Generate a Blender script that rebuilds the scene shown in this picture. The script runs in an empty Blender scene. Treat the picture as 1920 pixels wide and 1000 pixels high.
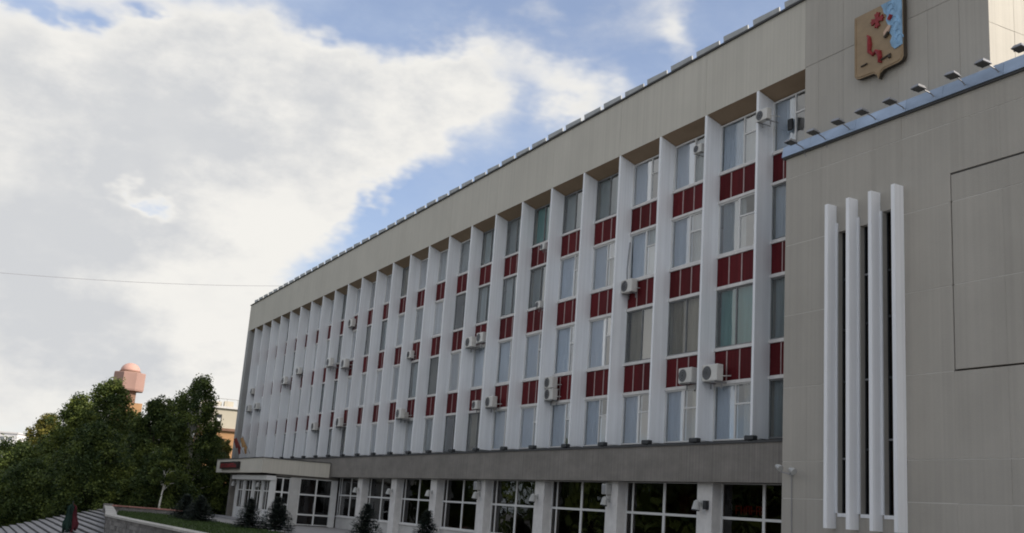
import bpy, bmesh, math, random
from mathutils import Vector, Matrix
R = math.radians
rng = random.Random(7)
S = bpy.context.scene
COL = S.collection

# ------------------------------------------------------------------ camera, sky, sun, exposure
CAM = Vector((28.157, -23.456, -3.0314))
YAW, PITCH, ROLL, FPX = -1.1060, 0.22818, 0.07333, 1988.0
fwd = Vector((math.sin(YAW)*math.cos(PITCH), math.cos(YAW)*math.cos(PITCH), math.sin(PITCH)))
rt0 = Vector((math.cos(YAW), -math.sin(YAW), 0)); up0 = rt0.cross(fwd)
rt = rt0*math.cos(ROLL) + up0*math.sin(ROLL); up = -rt0*math.sin(ROLL) + up0*math.cos(ROLL)
cd = bpy.data.cameras.new('camera'); cam = bpy.data.objects.new('camera', cd); COL.objects.link(cam)
m = Matrix((rt, up, -fwd)).transposed().to_4x4(); m.translation = CAM; cam.matrix_world = m
cd.sensor_width = 36; cd.lens = 36*FPX/1920; cd.clip_start = 0.1; cd.clip_end = 6000
S.camera = cam

SUN_AZ_FROM_X, SUN_EL = 40.0, 30.0           # azimuth from +X towards +Y
sdir = Vector((math.cos(R(SUN_AZ_FROM_X))*math.cos(R(SUN_EL)), math.sin(R(SUN_AZ_FROM_X))*math.cos(R(SUN_EL)), math.sin(R(SUN_EL))))
sl = bpy.data.lights.new('sun', 'SUN'); sl.energy = 3.9; sl.angle = R(0.6); sl.color = (1.0, 0.9, 0.78)
so = bpy.data.objects.new('sun', sl); COL.objects.link(so)
so.rotation_euler = sdir.to_track_quat('Z', 'Y').to_euler()

S.view_settings.view_transform = 'Standard'; S.view_settings.look = 'None'
S.view_settings.exposure = 0.2; S.view_settings.gamma = 1.0; S.view_settings.use_curve_mapping = False
S.cycles.filter_width = 1.9
S.cycles.max_bounces = 6; S.cycles.transparent_max_bounces = 16

def px_dir(px, py):                           # direction of a point of the sky, from measured bearings
    v = rt*((px-960)/FPX) + up*((500-py)/FPX) + fwd
    return v.normalized()

W = bpy.data.worlds.new('World'); S.world = W; W.use_nodes = True
wt = W.node_tree; wt.nodes.clear()
def wn(t, **k):
    n = wt.nodes.new(t)
    for a, b in k.items(): setattr(n, a, b)
    return n
def wm(op, a, b=None, c=None):
    n = wn('ShaderNodeMath', operation=op)
    for i, v in enumerate((a, b, c)):
        if v is None: continue
        if isinstance(v, (int, float)): n.inputs[i].default_value = v
        else: wt.links.new(v, n.inputs[i])
    return n.outputs[0]
def wramp(v, lo, hi):
    n = wn('ShaderNodeMapRange', interpolation_type='SMOOTHSTEP')
    wt.links.new(v, n.inputs[0]); n.inputs[1].default_value = lo; n.inputs[2].default_value = hi
    return n.outputs[0]
def wmix(f, a, b):
    n = wn('ShaderNodeMix', data_type='RGBA')
    if isinstance(f, float): n.inputs[0].default_value = f
    else: wt.links.new(f, n.inputs[0])
    for i, v in ((6, a), (7, b)):
        if isinstance(v, tuple): n.inputs[i].default_value = v
        else: wt.links.new(v, n.inputs[i])
    return n.outputs[2]
tc = wn('ShaderNodeTexCoord'); sep = wn('ShaderNodeSeparateXYZ'); wt.links.new(tc.outputs['Generated'], sep.inputs[0])
az = wm('ARCTAN2', sep.outputs[0], sep.outputs[1]); el = wm('ARCSINE', sep.outputs[2]); el0 = el
def wnoise(scale, detail, rough, off=(0, 0, 0), stretch=1.8):
    mp = wn('ShaderNodeMapping'); wt.links.new(tc.outputs['Generated'], mp.inputs[0])
    mp.inputs['Location'].default_value = off; mp.inputs['Scale'].default_value = (1, 1, stretch)
    n = wn('ShaderNodeTexNoise'); n.inputs['Scale'].default_value = scale; n.inputs['Detail'].default_value = detail
    n.inputs['Roughness'].default_value = rough; wt.links.new(mp.outputs[0], n.inputs['Vector'])
    return n.outputs[0]
# ragged outlines: the banks' bearings are bent by noise
az = wm('ADD', az, wm('MULTIPLY', wm('SUBTRACT', wnoise(5.0, 5, .6, (2.2, 8.1, 4.0)), .5), .30))
el = wm('ADD', el, wm('MULTIPLY', wm('SUBTRACT', wnoise(5.0, 5, .6, (7.7, 3.3, 1.5)), .5), .20))
# cloud banks: bearing x, y, half width, half height, weight
BANKS = [(120,150,330,210,1.15),(430,170,230,170,1.2),(610,190,130,110,.7),(740,235,150,115,1.0),(800,200,90,70,.55),(300,470,330,130,1.0),(80,640,300,230,1.2),(330,700,190,190,1.0),
         (560,330,140,80,.7),(985,150,120,65,.62),(1090,180,90,40,.45),(1180,20,160,60,.22),(1250,60,50,120,.42),(960,10,70,40,.30),
         (305,342,46,26,-.85),(650,20,150,70,-.35),(745,420,120,80,-.75),(600,500,90,50,-.5),(520,560,90,60,-.3),(30,-14,60,26,-.6),(170,-12,50,26,-.6)]
dens = None
for bx, by, rx, ry, wgt in BANKS:
    d = px_dir(bx, by); a0 = math.atan2(d.x, d.y); e0 = math.asin(d.z)
    ra = rx/FPX/max(.5, math.cos(e0))*0.95; re = ry/FPX*0.95
    u = wm('MULTIPLY', wm('SUBTRACT', az, a0), 1/ra); v = wm('MULTIPLY', wm('SUBTRACT', el, e0), 1/re)
    q = wm('ADD', wm('MULTIPLY', u, u), wm('MULTIPLY', v, v))
    g = wm('MULTIPLY', wm('EXPONENT', wm('MULTIPLY', q, -1.0)), wgt)
    dens = g if dens is None else wm('ADD', dens, g)
# the same kind of broken cloud goes on all around
d0 = px_dir(800, 350); a0 = math.atan2(d0.x, d0.y)
da = wm('MULTIPLY', wm('SUBTRACT', az, a0), 1/0.62); de = wm('MULTIPLY', wm('SUBTRACT', el, 0.22), 1/0.40)
inframe = wramp(wm('ADD', wm('MULTIPLY', da, da), wm('MULTIPLY', de, de)), 0.8, 1.5)
low = wnoise(1.7, 3, .5, (3.1, 1.2, 0.4), 1.6)
gen = wm('MULTIPLY', wramp(low, .40, .62), inframe)
dens = wm('ADD', dens, wm('MULTIPLY', gen, 1.2))
fine = wnoise(7.0, 9, .58, (0.3, 0.7, 0.2)); mid = wnoise(5.2, 6, .6, (5.3, 2.7, 1.2))
dens = wm('ADD', dens, wm('MULTIPLY', wm('SUBTRACT', fine, .5), 1.25))
mask = wramp(dens, .08, .88)
core = wm('MULTIPLY', wramp(dens, .55, 1.35), wramp(mid, .38, .62))
finer = wnoise(15.0, 6, .55, (1.3, 4.7, 0.2))
core = wm('ADD', core, wm('MULTIPLY', wm('SUBTRACT', finer, .5), .75)); core = wm('MINIMUM', wm('MAXIMUM', core, 0.0), 1.0)
sky = wn('ShaderNodeTexSky', sky_type='NISHITA'); sky.sun_disc = False
sky.sun_elevation = R(SUN_EL); sky.sun_rotation = math.atan2(sdir.x, sdir.y); sky.altitude = 150; sky.air_density = 1.0; sky.dust_density = 0.8; sky.ozone_density = 1.2
SKY_K = 0.10
CW = 0.77/SKY_K; CG = 0.565/SKY_K
cloud = wmix(core, (CW*1.02, CW*1.0, CW*.955, 1), (CG*1.0, CG*1.02, CG*1.05, 1))
# thin high veil that softens the blue
veil = wm('ADD', .30, wm('MULTIPLY', wramp(wnoise(4.5, 6, .6, (9.1, 0.2, 3.3)), .35, .75), .34))
hue = wn('ShaderNodeVectorMath', operation='MULTIPLY'); wt.links.new(sky.outputs[0], hue.inputs[0]); hue.inputs[1].default_value = (1.16, 1.22, 1.44)
skyc = wmix(veil, hue.outputs[0], (CW*.72, CW*.81, CW*.95, 1))
horizon_milk = wm('SUBTRACT', 1.0, wramp(el0, .05, .34))
skyc = wmix(wm('MULTIPLY', horizon_milk, .5), skyc, (CW*.72, CW*.80, CW*.88, 1))
sd = wn('ShaderNodeVectorMath', operation='DOT_PRODUCT'); wt.links.new(tc.outputs['Generated'], sd.inputs[0]); sd.inputs[1].default_value = sdir
lit = wm('ADD', 1.0, wm('MULTIPLY', wramp(sd.outputs['Value'], .1, .95), .9))     # clouds shine through towards the sun
cs = wn('ShaderNodeVectorMath', operation='SCALE'); wt.links.new(cloud, cs.inputs[0]); wt.links.new(lit, cs.inputs['Scale'])
fin = wmix(mask, skyc, cs.outputs[0])
bg = wn('ShaderNodeBackground'); bg.inputs[1].default_value = SKY_K; wt.links.new(fin, bg.inputs[0])
wo = wn('ShaderNodeOutputWorld'); wt.links.new(bg.outputs[0], wo.inputs[0])

# ------------------------------------------------------------------ materials
def newmat(name):
    mt = bpy.data.materials.new(name); mt.use_nodes = True
    nt = mt.node_tree; b = nt.nodes['Principled BSDF']; return mt, nt, b
def mat(name, col, rough=.7, metal=0, var=.12, scale=(1.2, 1.2, 1.2), detail=5, bump=0, bscale=20, spec=.3, streak=0, objvar=0):
    """procedural paint / concrete: base colour with soft noise wear, optional vertical streaks and fine relief"""
    mt, nt, b = newmat(name)
    geo = nt.nodes.new('ShaderNodeNewGeometry')
    mp = nt.nodes.new('ShaderNodeMapping'); nt.links.new(geo.outputs['Position'], mp.inputs[0]); mp.inputs['Scale'].default_value = scale
    n = nt.nodes.new('ShaderNodeTexNoise'); n.inputs['Scale'].default_value = 1; n.inputs['Detail'].default_value = detail; n.inputs['Roughness'].default_value = .62
    nt.links.new(mp.outputs[0], n.inputs['Vector'])
    mr = nt.nodes.new('ShaderNodeMapRange'); nt.links.new(n.outputs[0], mr.inputs[0])
    mr.inputs[1].default_value = .3; mr.inputs[2].default_value = .7; mr.inputs[3].default_value = 1-var; mr.inputs[4].default_value = 1+var
    fac = mr.outputs[0]
    if streak:
        mp2 = nt.nodes.new('ShaderNodeMapping'); nt.links.new(geo.outputs['Position'], mp2.inputs[0]); mp2.inputs['Scale'].default_value = (11, 11, .10)
        n2 = nt.nodes.new('ShaderNodeTexNoise'); n2.inputs['Scale'].default_value = 1; n2.inputs['Detail'].default_value = 4; nt.links.new(mp2.outputs[0], n2.inputs['Vector'])
        mr2 = nt.nodes.new('ShaderNodeMapRange'); nt.links.new(n2.outputs[0], mr2.inputs[0])
        mr2.inputs[1].default_value = .35; mr2.inputs[2].default_value = .65; mr2.inputs[3].default_value = 1-streak; mr2.inputs[4].default_value = 1+streak*.5
        mu = nt.nodes.new('ShaderNodeMath'); mu.operation = 'MULTIPLY'; nt.links.new(fac, mu.inputs[0]); nt.links.new(mr2.outputs[0], mu.inputs[1]); fac = mu.outputs[0]
    if objvar:
        oi = nt.nodes.new('ShaderNodeObjectInfo'); mr3 = nt.nodes.new('ShaderNodeMapRange'); nt.links.new(oi.outputs['Random'], mr3.inputs[0])
        mr3.inputs[3].default_value = 1-objvar; mr3.inputs[4].default_value = 1+objvar
        mu = nt.nodes.new('ShaderNodeMath'); mu.operation = 'MULTIPLY'; nt.links.new(fac, mu.inputs[0]); nt.links.new(mr3.outputs[0], mu.inputs[1]); fac = mu.outputs[0]
    vm = nt.nodes.new('ShaderNodeVectorMath'); vm.operation = 'SCALE'; vm.inputs[0].default_value = col; nt.links.new(fac, vm.inputs['Scale'])
    nt.links.new(vm.outputs[0], b.inputs['Base Color'])
    b.inputs['Roughness'].default_value = rough; b.inputs['Metallic'].default_value = metal
    b.inputs['Specular IOR Level'].default_value = spec
    if bump:
        n3 = nt.nodes.new('ShaderNodeTexNoise'); n3.inputs['Scale'].default_value = bscale; n3.inputs['Detail'].default_value = 4; nt.links.new(geo.outputs['Position'], n3.inputs['Vector'])
        bp = nt.nodes.new('ShaderNodeBump'); bp.inputs['Strength'].default_value = bump; bp.inputs['Distance'].default_value = .02
        nt.links.new(n3.outputs[0], bp.inputs['Height']); nt.links.new(bp.outputs[0], b.inputs['Normal'])
    return mt
def glassmat(name, tint, base_refl, ior=1.5, rough=.02):
    mt, nt, b = newmat(name); nt.nodes.remove(b)
    out = [n for n in nt.nodes if n.type == 'OUTPUT_MATERIAL'][0]
    fr = nt.nodes.new('ShaderNodeFresnel'); fr.inputs[0].default_value = ior
    ad = nt.nodes.new('ShaderNodeMath'); ad.operation = 'MULTIPLY_ADD'; nt.links.new(fr.outputs[0], ad.inputs[0])
    oi = nt.nodes.new('ShaderNodeObjectInfo'); om = nt.nodes.new('ShaderNodeMapRange'); nt.links.new(oi.outputs['Random'], om.inputs[0]); om.inputs[3].default_value = base_refl*.55; om.inputs[4].default_value = base_refl*1.45
    nt.links.new(om.outputs[0], ad.inputs[1]); ad.inputs[2].default_value = 0.0; ad.use_clamp = True
    tr = nt.nodes.new('ShaderNodeBsdfTransparent'); tr.inputs[0].default_value = (*tint, 1)
    gl = nt.nodes.new('ShaderNodeBsdfGlossy'); gl.inputs['Roughness'].default_value = rough; gl.inputs[0].default_value = (.95, .97, 1, 1)
    geo = nt.nodes.new('ShaderNodeNewGeometry'); nz = nt.nodes.new('ShaderNodeTexNoise'); nz.inputs['Scale'].default_value = .9; nz.inputs['Detail'].default_value = 1
    nt.links.new(geo.outputs['Position'], nz.inputs['Vector'])
    bk = nt.nodes.new('ShaderNodeMath'); bk.operation = 'SUBTRACT'; bk.inputs[0].default_value = 1.0; nt.links.new(geo.outputs['Backfacing'], bk.inputs[1])
    fm_ = nt.nodes.new('ShaderNodeMath'); fm_.operation = 'MULTIPLY'; nt.links.new(ad.outputs[0], fm_.inputs[0]); nt.links.new(bk.outputs[0], fm_.inputs[1])
    bp = nt.nodes.new('ShaderNodeBump'); bp.inputs['Strength'].default_value = .09; bp.inputs['Distance'].default_value = .1; nt.links.new(nz.outputs[0], bp.inputs['Height']); nt.links.new(bp.outputs[0], gl.inputs['Normal'])
    mx = nt.nodes.new('ShaderNodeMixShader'); nt.links.new(fm_.outputs[0], mx.inputs[0]); nt.links.new(tr.outputs[0], mx.inputs[1]); nt.links.new(gl.outputs[0], mx.inputs[2])
    nt.links.new(mx.outputs[0], out.inputs[0]); return mt
def leafmat(name, col, transl=.25):
    mt, nt, b = newmat(name)
    at = nt.nodes.new('ShaderNodeAttribute'); at.attribute_name = 'tint'
    mr = nt.nodes.new('ShaderNodeMapRange'); nt.links.new(at.outputs['Fac'], mr.inputs[0]); mr.inputs[3].default_value = .55; mr.inputs[4].default_value = 1.5
    mixc = nt.nodes.new('ShaderNodeMix'); mixc.data_type = 'RGBA'; nt.links.new(at.outputs['Fac'], mixc.inputs[0])
    mixc.inputs[6].default_value = (col[0]*.75, col[1]*.9, col[2]*.9, 1); mixc.inputs[7].default_value = (col[0]*1.35, col[1]*1.15, col[2]*.8, 1)
    vm = nt.nodes.new('ShaderNodeVectorMath'); vm.operation = 'SCALE'; nt.links.new(mixc.outputs[2], vm.inputs[0]); nt.links.new(mr.outputs[0], vm.inputs['Scale'])
    nt.links.new(vm.outputs[0], b.inputs['Base Color']); b.inputs['Roughness'].default_value = .6; b.inputs['Specular IOR Level'].default_value = .25
    out = [n for n in nt.nodes if n.type == 'OUTPUT_MATERIAL'][0]
    tl = nt.nodes.new('ShaderNodeBsdfTranslucent'); nt.links.new(vm.outputs[0], tl.inputs[0])
    mx = nt.nodes.new('ShaderNodeMixShader'); mx.inputs[0].default_value = transl; nt.links.new(b.outputs[0], mx.inputs[1]); nt.links.new(tl.outputs[0], mx.inputs[2]); nt.links.new(mx.outputs[0], out.inputs[0])
    return mt

M = dict(
    conc=mat('ribbed_concrete', (.40, .373, .33), .85, var=.07, scale=(.5, .5, .35), bump=.3, bscale=30, streak=.05, objvar=.035),
    conc_parapet=mat('parapet_concrete', (.53, .50, .435), .85, var=.06, scale=(.3, .3, .3), bump=.2, bscale=25, streak=.06),
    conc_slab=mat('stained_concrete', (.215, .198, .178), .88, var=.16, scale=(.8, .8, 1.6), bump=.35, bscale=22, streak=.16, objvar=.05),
    conc_end=mat('end_concrete', (.36, .36, .35), .85, var=.08, scale=(.6, .6, .4), bump=.2, streak=.08),
    joint=mat('joint_mortar', (.62, .60, .56), .9, var=.1),
    joint_dark=mat('joint_sealant', (.10, .095, .09), .9, var=.1),
    fin=mat('white_fin_paint', (.80, .815, .835), .65, var=.06, scale=(1.5, 1.5, .3), bump=.08, bscale=40, streak=.06, objvar=.03),
    pillar=mat('white_pillar_paint', (.82, .825, .84), .6, var=.05, scale=(.8, .8, .3), bump=.08, streak=.06),
    white=mat('white_frame_paint', (.66, .655, .64), .5, var=.06, scale=(2, 2, 2)),
    oldframe=mat('old_grey_frame', (.20, .205, .205), .7, var=.15, scale=(3, 3, 3)),
    sill=mat('sill_paint', (.66, .64, .62), .6, var=.1, scale=(3, 3, 3)),
    batten=mat('batten_paint', (.42, .33, .32), .7, var=.15, scale=(3, 3, 3)),
    red=mat('oxblood_panel', (.098, .010, .013), .62, var=.18, scale=(1.5, 1.5, .8), streak=.15, objvar=.18, spec=.12),
    soffit=mat('brown_soffit', (.29, .21, .14), .8, var=.1, scale=(.8, 2, 1)),
    roofmetal=mat('galvanised_edge', (.40, .41, .41), .6, .1, var=.15, scale=(1, 1, 1)),
    roofdark=mat('roof_felt', (.07, .07, .07), .9),
    fascia=mat('sky_tinted_zinc', (.30, .37, .47), .42, .45, var=.22, scale=(.6, .6, 1.2), objvar=.1),  # bluish base colour carries the sky's reflection on the metal
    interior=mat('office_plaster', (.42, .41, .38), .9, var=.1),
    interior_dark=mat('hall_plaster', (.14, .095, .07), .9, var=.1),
    curtain=mat('curtain_grey_white', (.44, .49, .50), .9, var=.1, scale=(3, 3, .5), objvar=.22),
    reflection_sheer=mat('reflection_sheer_blue', (.74, .79, .86), .9, var=.05, scale=(3, 3, .4), objvar=.08),  # pale colour stands in for the white fin mirrored in the glass
    curtain_beige=mat('curtain_beige', (.40, .36, .29), .9, var=.1, scale=(3, 3, .5), objvar=.2),
    curtain_teal=mat('curtain_teal', (.20, .44, .42), .9, var=.1, scale=(3, 3, .5), objvar=.15),
    curtain_red=mat('curtain_dark_red', (.12, .02, .025), .9, var=.1, scale=(3, 3, .5)),
    acw=mat('ac_white_plastic', (.60, .585, .55), .45, var=.06, scale=(4, 4, 4), objvar=.08),
    dark=mat('dark_metal', (.04, .042, .045), .5, .2),
    steel=mat('grey_steel', (.30, .30, .31), .45, .5),
    lampw=mat('lamp_pale_casing', (.40, .40, .385), .4),
    lampglass=mat('lamp_dark_glass', (.03, .032, .035), .15, spec=.5),
    gold=mat('shield_gold_brown', (.30, .215, .13), .6, .0, var=.12, scale=(2, 2, 3)),
    shieldedge=mat('shield_dark_edge', (.05, .04, .03), .6),
    blue=mat('shield_blue', (.22, .38, .55), .5, var=.35, scale=(5, 5, 2.4)),
    emred=mat('shield_red', (.24, .018, .02), .5, var=.15, scale=(6, 6, 6)),
    skin=mat('shield_skin', (.55, .38, .28), .6),
    grass=mat('grass_ground', (.035, .052, .016), .95, var=.35, scale=(1.3, 1.3, 1.3), bump=.6, bscale=12),
    blade=mat('grass_blade', (.042, .07, .018), .8, var=.3, scale=(2, 2, 2)),
    earth=mat('street_asphalt', (.19, .185, .18), .92, var=.2, scale=(.5, .5, .5), bump=.3),
    paving=mat('paving', (.26, .25, .245), .9, var=.12, scale=(.8, .8, .8), bump=.25, objvar=.06),
    step=mat('step_concrete', (.25, .245, .25), .9, var=.18, scale=(.9, 2, 2), bump=.3),
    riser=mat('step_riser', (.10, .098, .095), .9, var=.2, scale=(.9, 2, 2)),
    stone=mat('wall_stone', (.185, .175, .165), .92, var=.2, scale=(1.5, 1.5, 3), bump=.5, bscale=14, objvar=.25),
    cap=mat('wall_cap', (.36, .345, .32), .9, var=.14, scale=(1, 1, 1), bump=.3, objvar=.1),
    capred=mat('wall_cap_brick', (.34, .17, .14), .9, var=.2, scale=(2, 2, 2), bump=.3, objvar=.2),
    bark=mat('bark', (.06, .048, .036), .95, var=.3, scale=(3, 3, 1), bump=.6),
    birch=mat('birch_bark', (.62, .60, .55), .9, var=.3, scale=(6, 6, 2.5), bump=.3),
    tower=mat('tower_pink', (.38, .235, .195), .75, var=.08, scale=(.3, .3, .3)),
    dome=mat('dome_pink', (.55, .33, .27), .6, var=.08, scale=(.3, .3, .3)),
    towerbrown=mat('tower_brick', (.22, .13, .09), .85, var=.15, scale=(.8, .8, 2)),
    cream=mat('cream_plaster', (.52, .475, .385), .85, var=.07, scale=(.4, .4, .4)),
    orange=mat('orange_brick', (.42, .24, .12), .85, var=.14, scale=(.6, .6, 1.5)),
    farwhite=mat('far_white_wall', (.72, .71, .70), .85, var=.05, scale=(.1, .1, .1)),
    led=mat('display_casing', (.018, .012, .013), .4),
    flagred=mat('flag_red', (.20, .05, .04), .85), flagor=mat('flag_orange', (.40, .24, .11), .85), flagw=mat('flag_white', (.7, .68, .66), .85),
    para_g=mat('parasol_green', (.012, .03, .024), .9, var=.2), para_r=mat('parasol_red', (.075, .012, .018), .9, var=.2),
    glass=glassmat('window_glass', (.955, .97, .975), 3.2),
    glass_old=glassmat('old_window_glass', (.97, .985, .985), 2.0, rough=.03),
    glass_film=glassmat('coated_window_glass', (.93, .96, .98), 3.6, rough=.05),
    glass_dark=glassmat('shop_glass', (.46, .41, .37), .9),
    leaf_a=leafmat('leaf_deep', (.052, .078, .024)), leaf_b=leafmat('leaf_mid', (.07, .098, .028)), leaf_c=leafmat('leaf_yellow', (.11, .11, .03)),
    leaf_birch=leafmat('leaf_birch', (.066, .095, .028)), needle=leafmat('spruce_needle', (.035, .05, .05), .08),
)
LED = bpy.data.materials.new('display_red_dots'); LED.use_nodes = True
b = LED.node_tree.nodes['Principled BSDF']; b.inputs['Base Color'].default_value = (.1, .01, .01, 1); b.inputs['Emission Color'].default_value = (.8, .03, .05, 1); b.inputs['Emission Strength'].default_value = .12
NEON = bpy.data.materials.new('neon_red'); NEON.use_nodes = True
b = NEON.node_tree.nodes['Principled BSDF']; b.inputs['Base Color'].default_value = (.2, .02, .02, 1); b.inputs['Emission Color'].default_value = (.8, .08, .06, 1); b.inputs['Emission Strength'].default_value = .05

# ------------------------------------------------------------------ builders
class MB:
    def __init__(s): s.v, s.f, s.m, s.t = [], [], [], []
    def face(s, pts, mi=0, t=.5):
        i = len(s.v); s.v += [tuple(p) for p in pts]; s.f.append(tuple(range(i, i+len(pts)))); s.m.append(mi); s.t.append(t)
    def hexa(s, p, mi=0):                    # p: 8 corners, bottom ring then top ring
        i = len(s.v); s.v += [tuple(q) for q in p]
        for q in ((3, 2, 1, 0), (4, 5, 6, 7), (0, 1, 5, 4), (1, 2, 6, 5), (2, 3, 7, 6), (3, 0, 4, 7)):
            s.f.append(tuple(i+k for k in q)); s.m.append(mi); s.t.append(.5)
        return s
    def box(s, x0, x1, y0, y1, z0, z1, mi=0):
        return s.hexa([(x0, y0, z0), (x1, y0, z0), (x1, y1, z0), (x0, y1, z0), (x0, y0, z1), (x1, y0, z1), (x1, y1, z1), (x0, y1, z1)], mi)
    def tube(s, pts, rad, n=8, mi=0, caps=True):
        pts = [Vector(p) for p in pts]
        if not isinstance(rad, (list, tuple)): rad = [rad]*len(pts)
        base = len(s.v); ref = Vector((0.3, 0.1, 1)).normalized()
        for k, p in enumerate(pts):
            d = (pts[min(k+1, len(pts)-1)] - pts[max(k-1, 0)]).normalized()
            r_ = ref if abs(d.dot(ref)) < .95 else Vector((1, 0, 0))
            a = d.cross(r_).normalized(); c = d.cross(a)
            for j in range(n):
                th = 2*math.pi*j/n; s.v.append(tuple(p + (a*math.cos(th)+c*math.sin(th))*rad[k]))
        for k in range(len(pts)-1):
            for j in range(n):
                j2 = (j+1) % n; s.f.append((base+k*n+j, base+k*n+j2, base+(k+1)*n+j2, base+(k+1)*n+j)); s.m.append(mi); s.t.append(.5)
        if caps:
            s.f.append(tuple(base+j for j in reversed(range(n)))); s.m.append(mi); s.t.append(.5)
            e = base+(len(pts)-1)*n; s.f.append(tuple(e+j for j in range(n))); s.m.append(mi); s.t.append(.5)
        return s
    def prism(s, poly, axis_a, axis_b, org, ext, mi=0, mi_side=None):   # poly in (a,b), extruded along ext
        org = Vector(org); A = Vector(axis_a); B = Vector(axis_b); E_ = Vector(ext); n = len(poly); i = len(s.v)
        for q in poly: s.v.append(tuple(org + A*q[0] + B*q[1]))
        for q in poly: s.v.append(tuple(org + A*q[0] + B*q[1] + E_))
        s.f.append(tuple(range(i+n, i+2*n))); s.m.append(mi); s.t.append(.5)
        s.f.append(tuple(reversed(range(i, i+n)))); s.m.append(mi); s.t.append(.5)
        for k in range(n):
            k2 = (k+1) % n; s.f.append((i+k, i+k2, i+n+k2, i+n+k)); s.m.append(mi if mi_side is None else mi_side); s.t.append(.5)
        return s
    def mesh(s, name, mats, smooth=False, tint=False):
        me = bpy.data.meshes.new(name); me.from_pydata(s.v, [], s.f)
        for k in (mats if isinstance(mats, (list, tuple)) else [mats]): me.materials.append(k)
        me.polygons.foreach_set('material_index', s.m)
        if smooth: me.polygons.foreach_set('use_smooth', [True]*len(s.f))
        if tint:
            a = me.attributes.new('tint', 'FLOAT', 'FACE'); a.data.foreach_set('value', s.t)
        else:
            bm = bmesh.new(); bm.from_mesh(me); bmesh.ops.recalc_face_normals(bm, faces=bm.faces); bm.to_mesh(me); bm.free()
        me.update(); return me
    def build(s, name, mats, parent=None, loc=None, **k):
        return put(name, s.mesh(name, mats, **k), parent, loc)
def put(name, me, parent=None, loc=None, rz=0, scale=None):
    o = bpy.data.objects.new(name, me); COL.objects.link(o)
    if parent: o.parent = parent
    if loc is not None: o.location = loc
    if rz: o.rotation_euler[2] = rz
    if scale: o.scale = scale
    return o
def tag(o, label, cat, group=None, kind=None):
    o['label'] = label; o['category'] = cat
    if group: o['group'] = group
    if kind: o['kind'] = kind
    return o
def thing(name, label, cat, loc=(0, 0, 0), group=None, rz=0):
    return tag(put(name, None, None, loc, rz), label, cat, group)
def structure(name, mb, mats, **k):
    o = mb.build(name, mats, **k); o['kind'] = 'structure'; return o
def copy_tree(o, parent=None):
    c = o.copy(); COL.objects.link(c)
    if parent: c.parent = parent
    for ch in list(o.children): copy_tree(ch, c)
    return c
def grid_frame(xs, zs, holes_x, holes_z, y0, y1):
    """one connected frame: solid bars round rectangular openings.  holes as lists of (x0,x1,z0,z1)"""
    X = sorted(set(round(v, 4) for v in xs)); Z = sorted(set(round(v, 4) for v in zs)); return X, Z
def frame_mesh(name, w, h, openings, y0, y1, mt, x0=0, z0=0):
    X = sorted({0, w} | {round(q[0], 4) for q in openings} | {round(q[1], 4) for q in openings})
    Z = sorted({0, h} | {round(q[2], 4) for q in openings} | {round(q[3], 4) for q in openings})
    def solid(i, k):
        if i < 0 or k < 0 or i >= len(X)-1 or k >= len(Z)-1: return False
        cx, cz = (X[i]+X[i+1])/2, (Z[k]+Z[k+1])/2
        return not any(q[0] < cx < q[1] and q[2] < cz < q[3] for q in openings)
    bm = bmesh.new(); vs = {}
    def V(i, k, y):
        if (i, k, y) not in vs: vs[i, k, y] = bm.verts.new((x0+X[i], y, z0+Z[k]))
        return vs[i, k, y]
    for i in range(len(X)-1):
        for k in range(len(Z)-1):
            if not solid(i, k): continue
            bm.faces.new((V(i, k, y0), V(i+1, k, y0), V(i+1, k+1, y0), V(i, k+1, y0)))
            bm.faces.new((V(i, k+1, y1), V(i+1, k+1, y1), V(i+1, k, y1), V(i, k, y1)))
            if not solid(i-1, k): bm.faces.new((V(i, k, y1), V(i, k, y0), V(i, k+1, y0), V(i, k+1, y1)))
            if not solid(i+1, k): bm.faces.new((V(i+1, k, y0), V(i+1, k, y1), V(i+1, k+1, y1), V(i+1, k+1, y0)))
            if not solid(i, k-1): bm.faces.new((V(i, k, y0), V(i, k, y1), V(i+1, k, y1), V(i+1, k, y0)))
            if not solid(i, k+1): bm.faces.new((V(i, k+1, y1), V(i, k+1, y0), V(i+1, k+1, y0), V(i+1, k+1, y1)))
    bmesh.ops.recalc_face_normals(bm, faces=bm.faces)
    me = bpy.data.meshes.new(name); bm.to_mesh(me); bm.free(); me.materials.append(mt); return me
def bevel_box_mesh(name, sx, sy, sz, bev, mt, seg=2):
    bm = bmesh.new(); bmesh.ops.create_cube(bm, size=1); bmesh.ops.scale(bm, verts=bm.verts, vec=(sx, sy, sz))
    bmesh.ops.bevel(bm, geom=list(bm.edges), offset=bev, segments=seg, affect='EDGES', profile=.5)
    me = bpy.data.meshes.new(name); bm.to_mesh(me); bm.free(); me.materials.append(mt); return me
ORD = ['zeroth', 'first', 'second', 'third', 'fourth', 'fifth', 'sixth', 'seventh', 'eighth', 'ninth', 'tenth', 'eleventh', 'twelfth', 'thirteenth', 'fourteenth', 'fifteenth', 'sixteenth',
       'seventeenth', 'eighteenth', 'nineteenth', 'twentieth', 'twenty-first', 'twenty-second', 'twenty-third', 'twenty-fourth', 'twenty-fifth', 'twenty-sixth', 'twenty-seventh']

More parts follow.
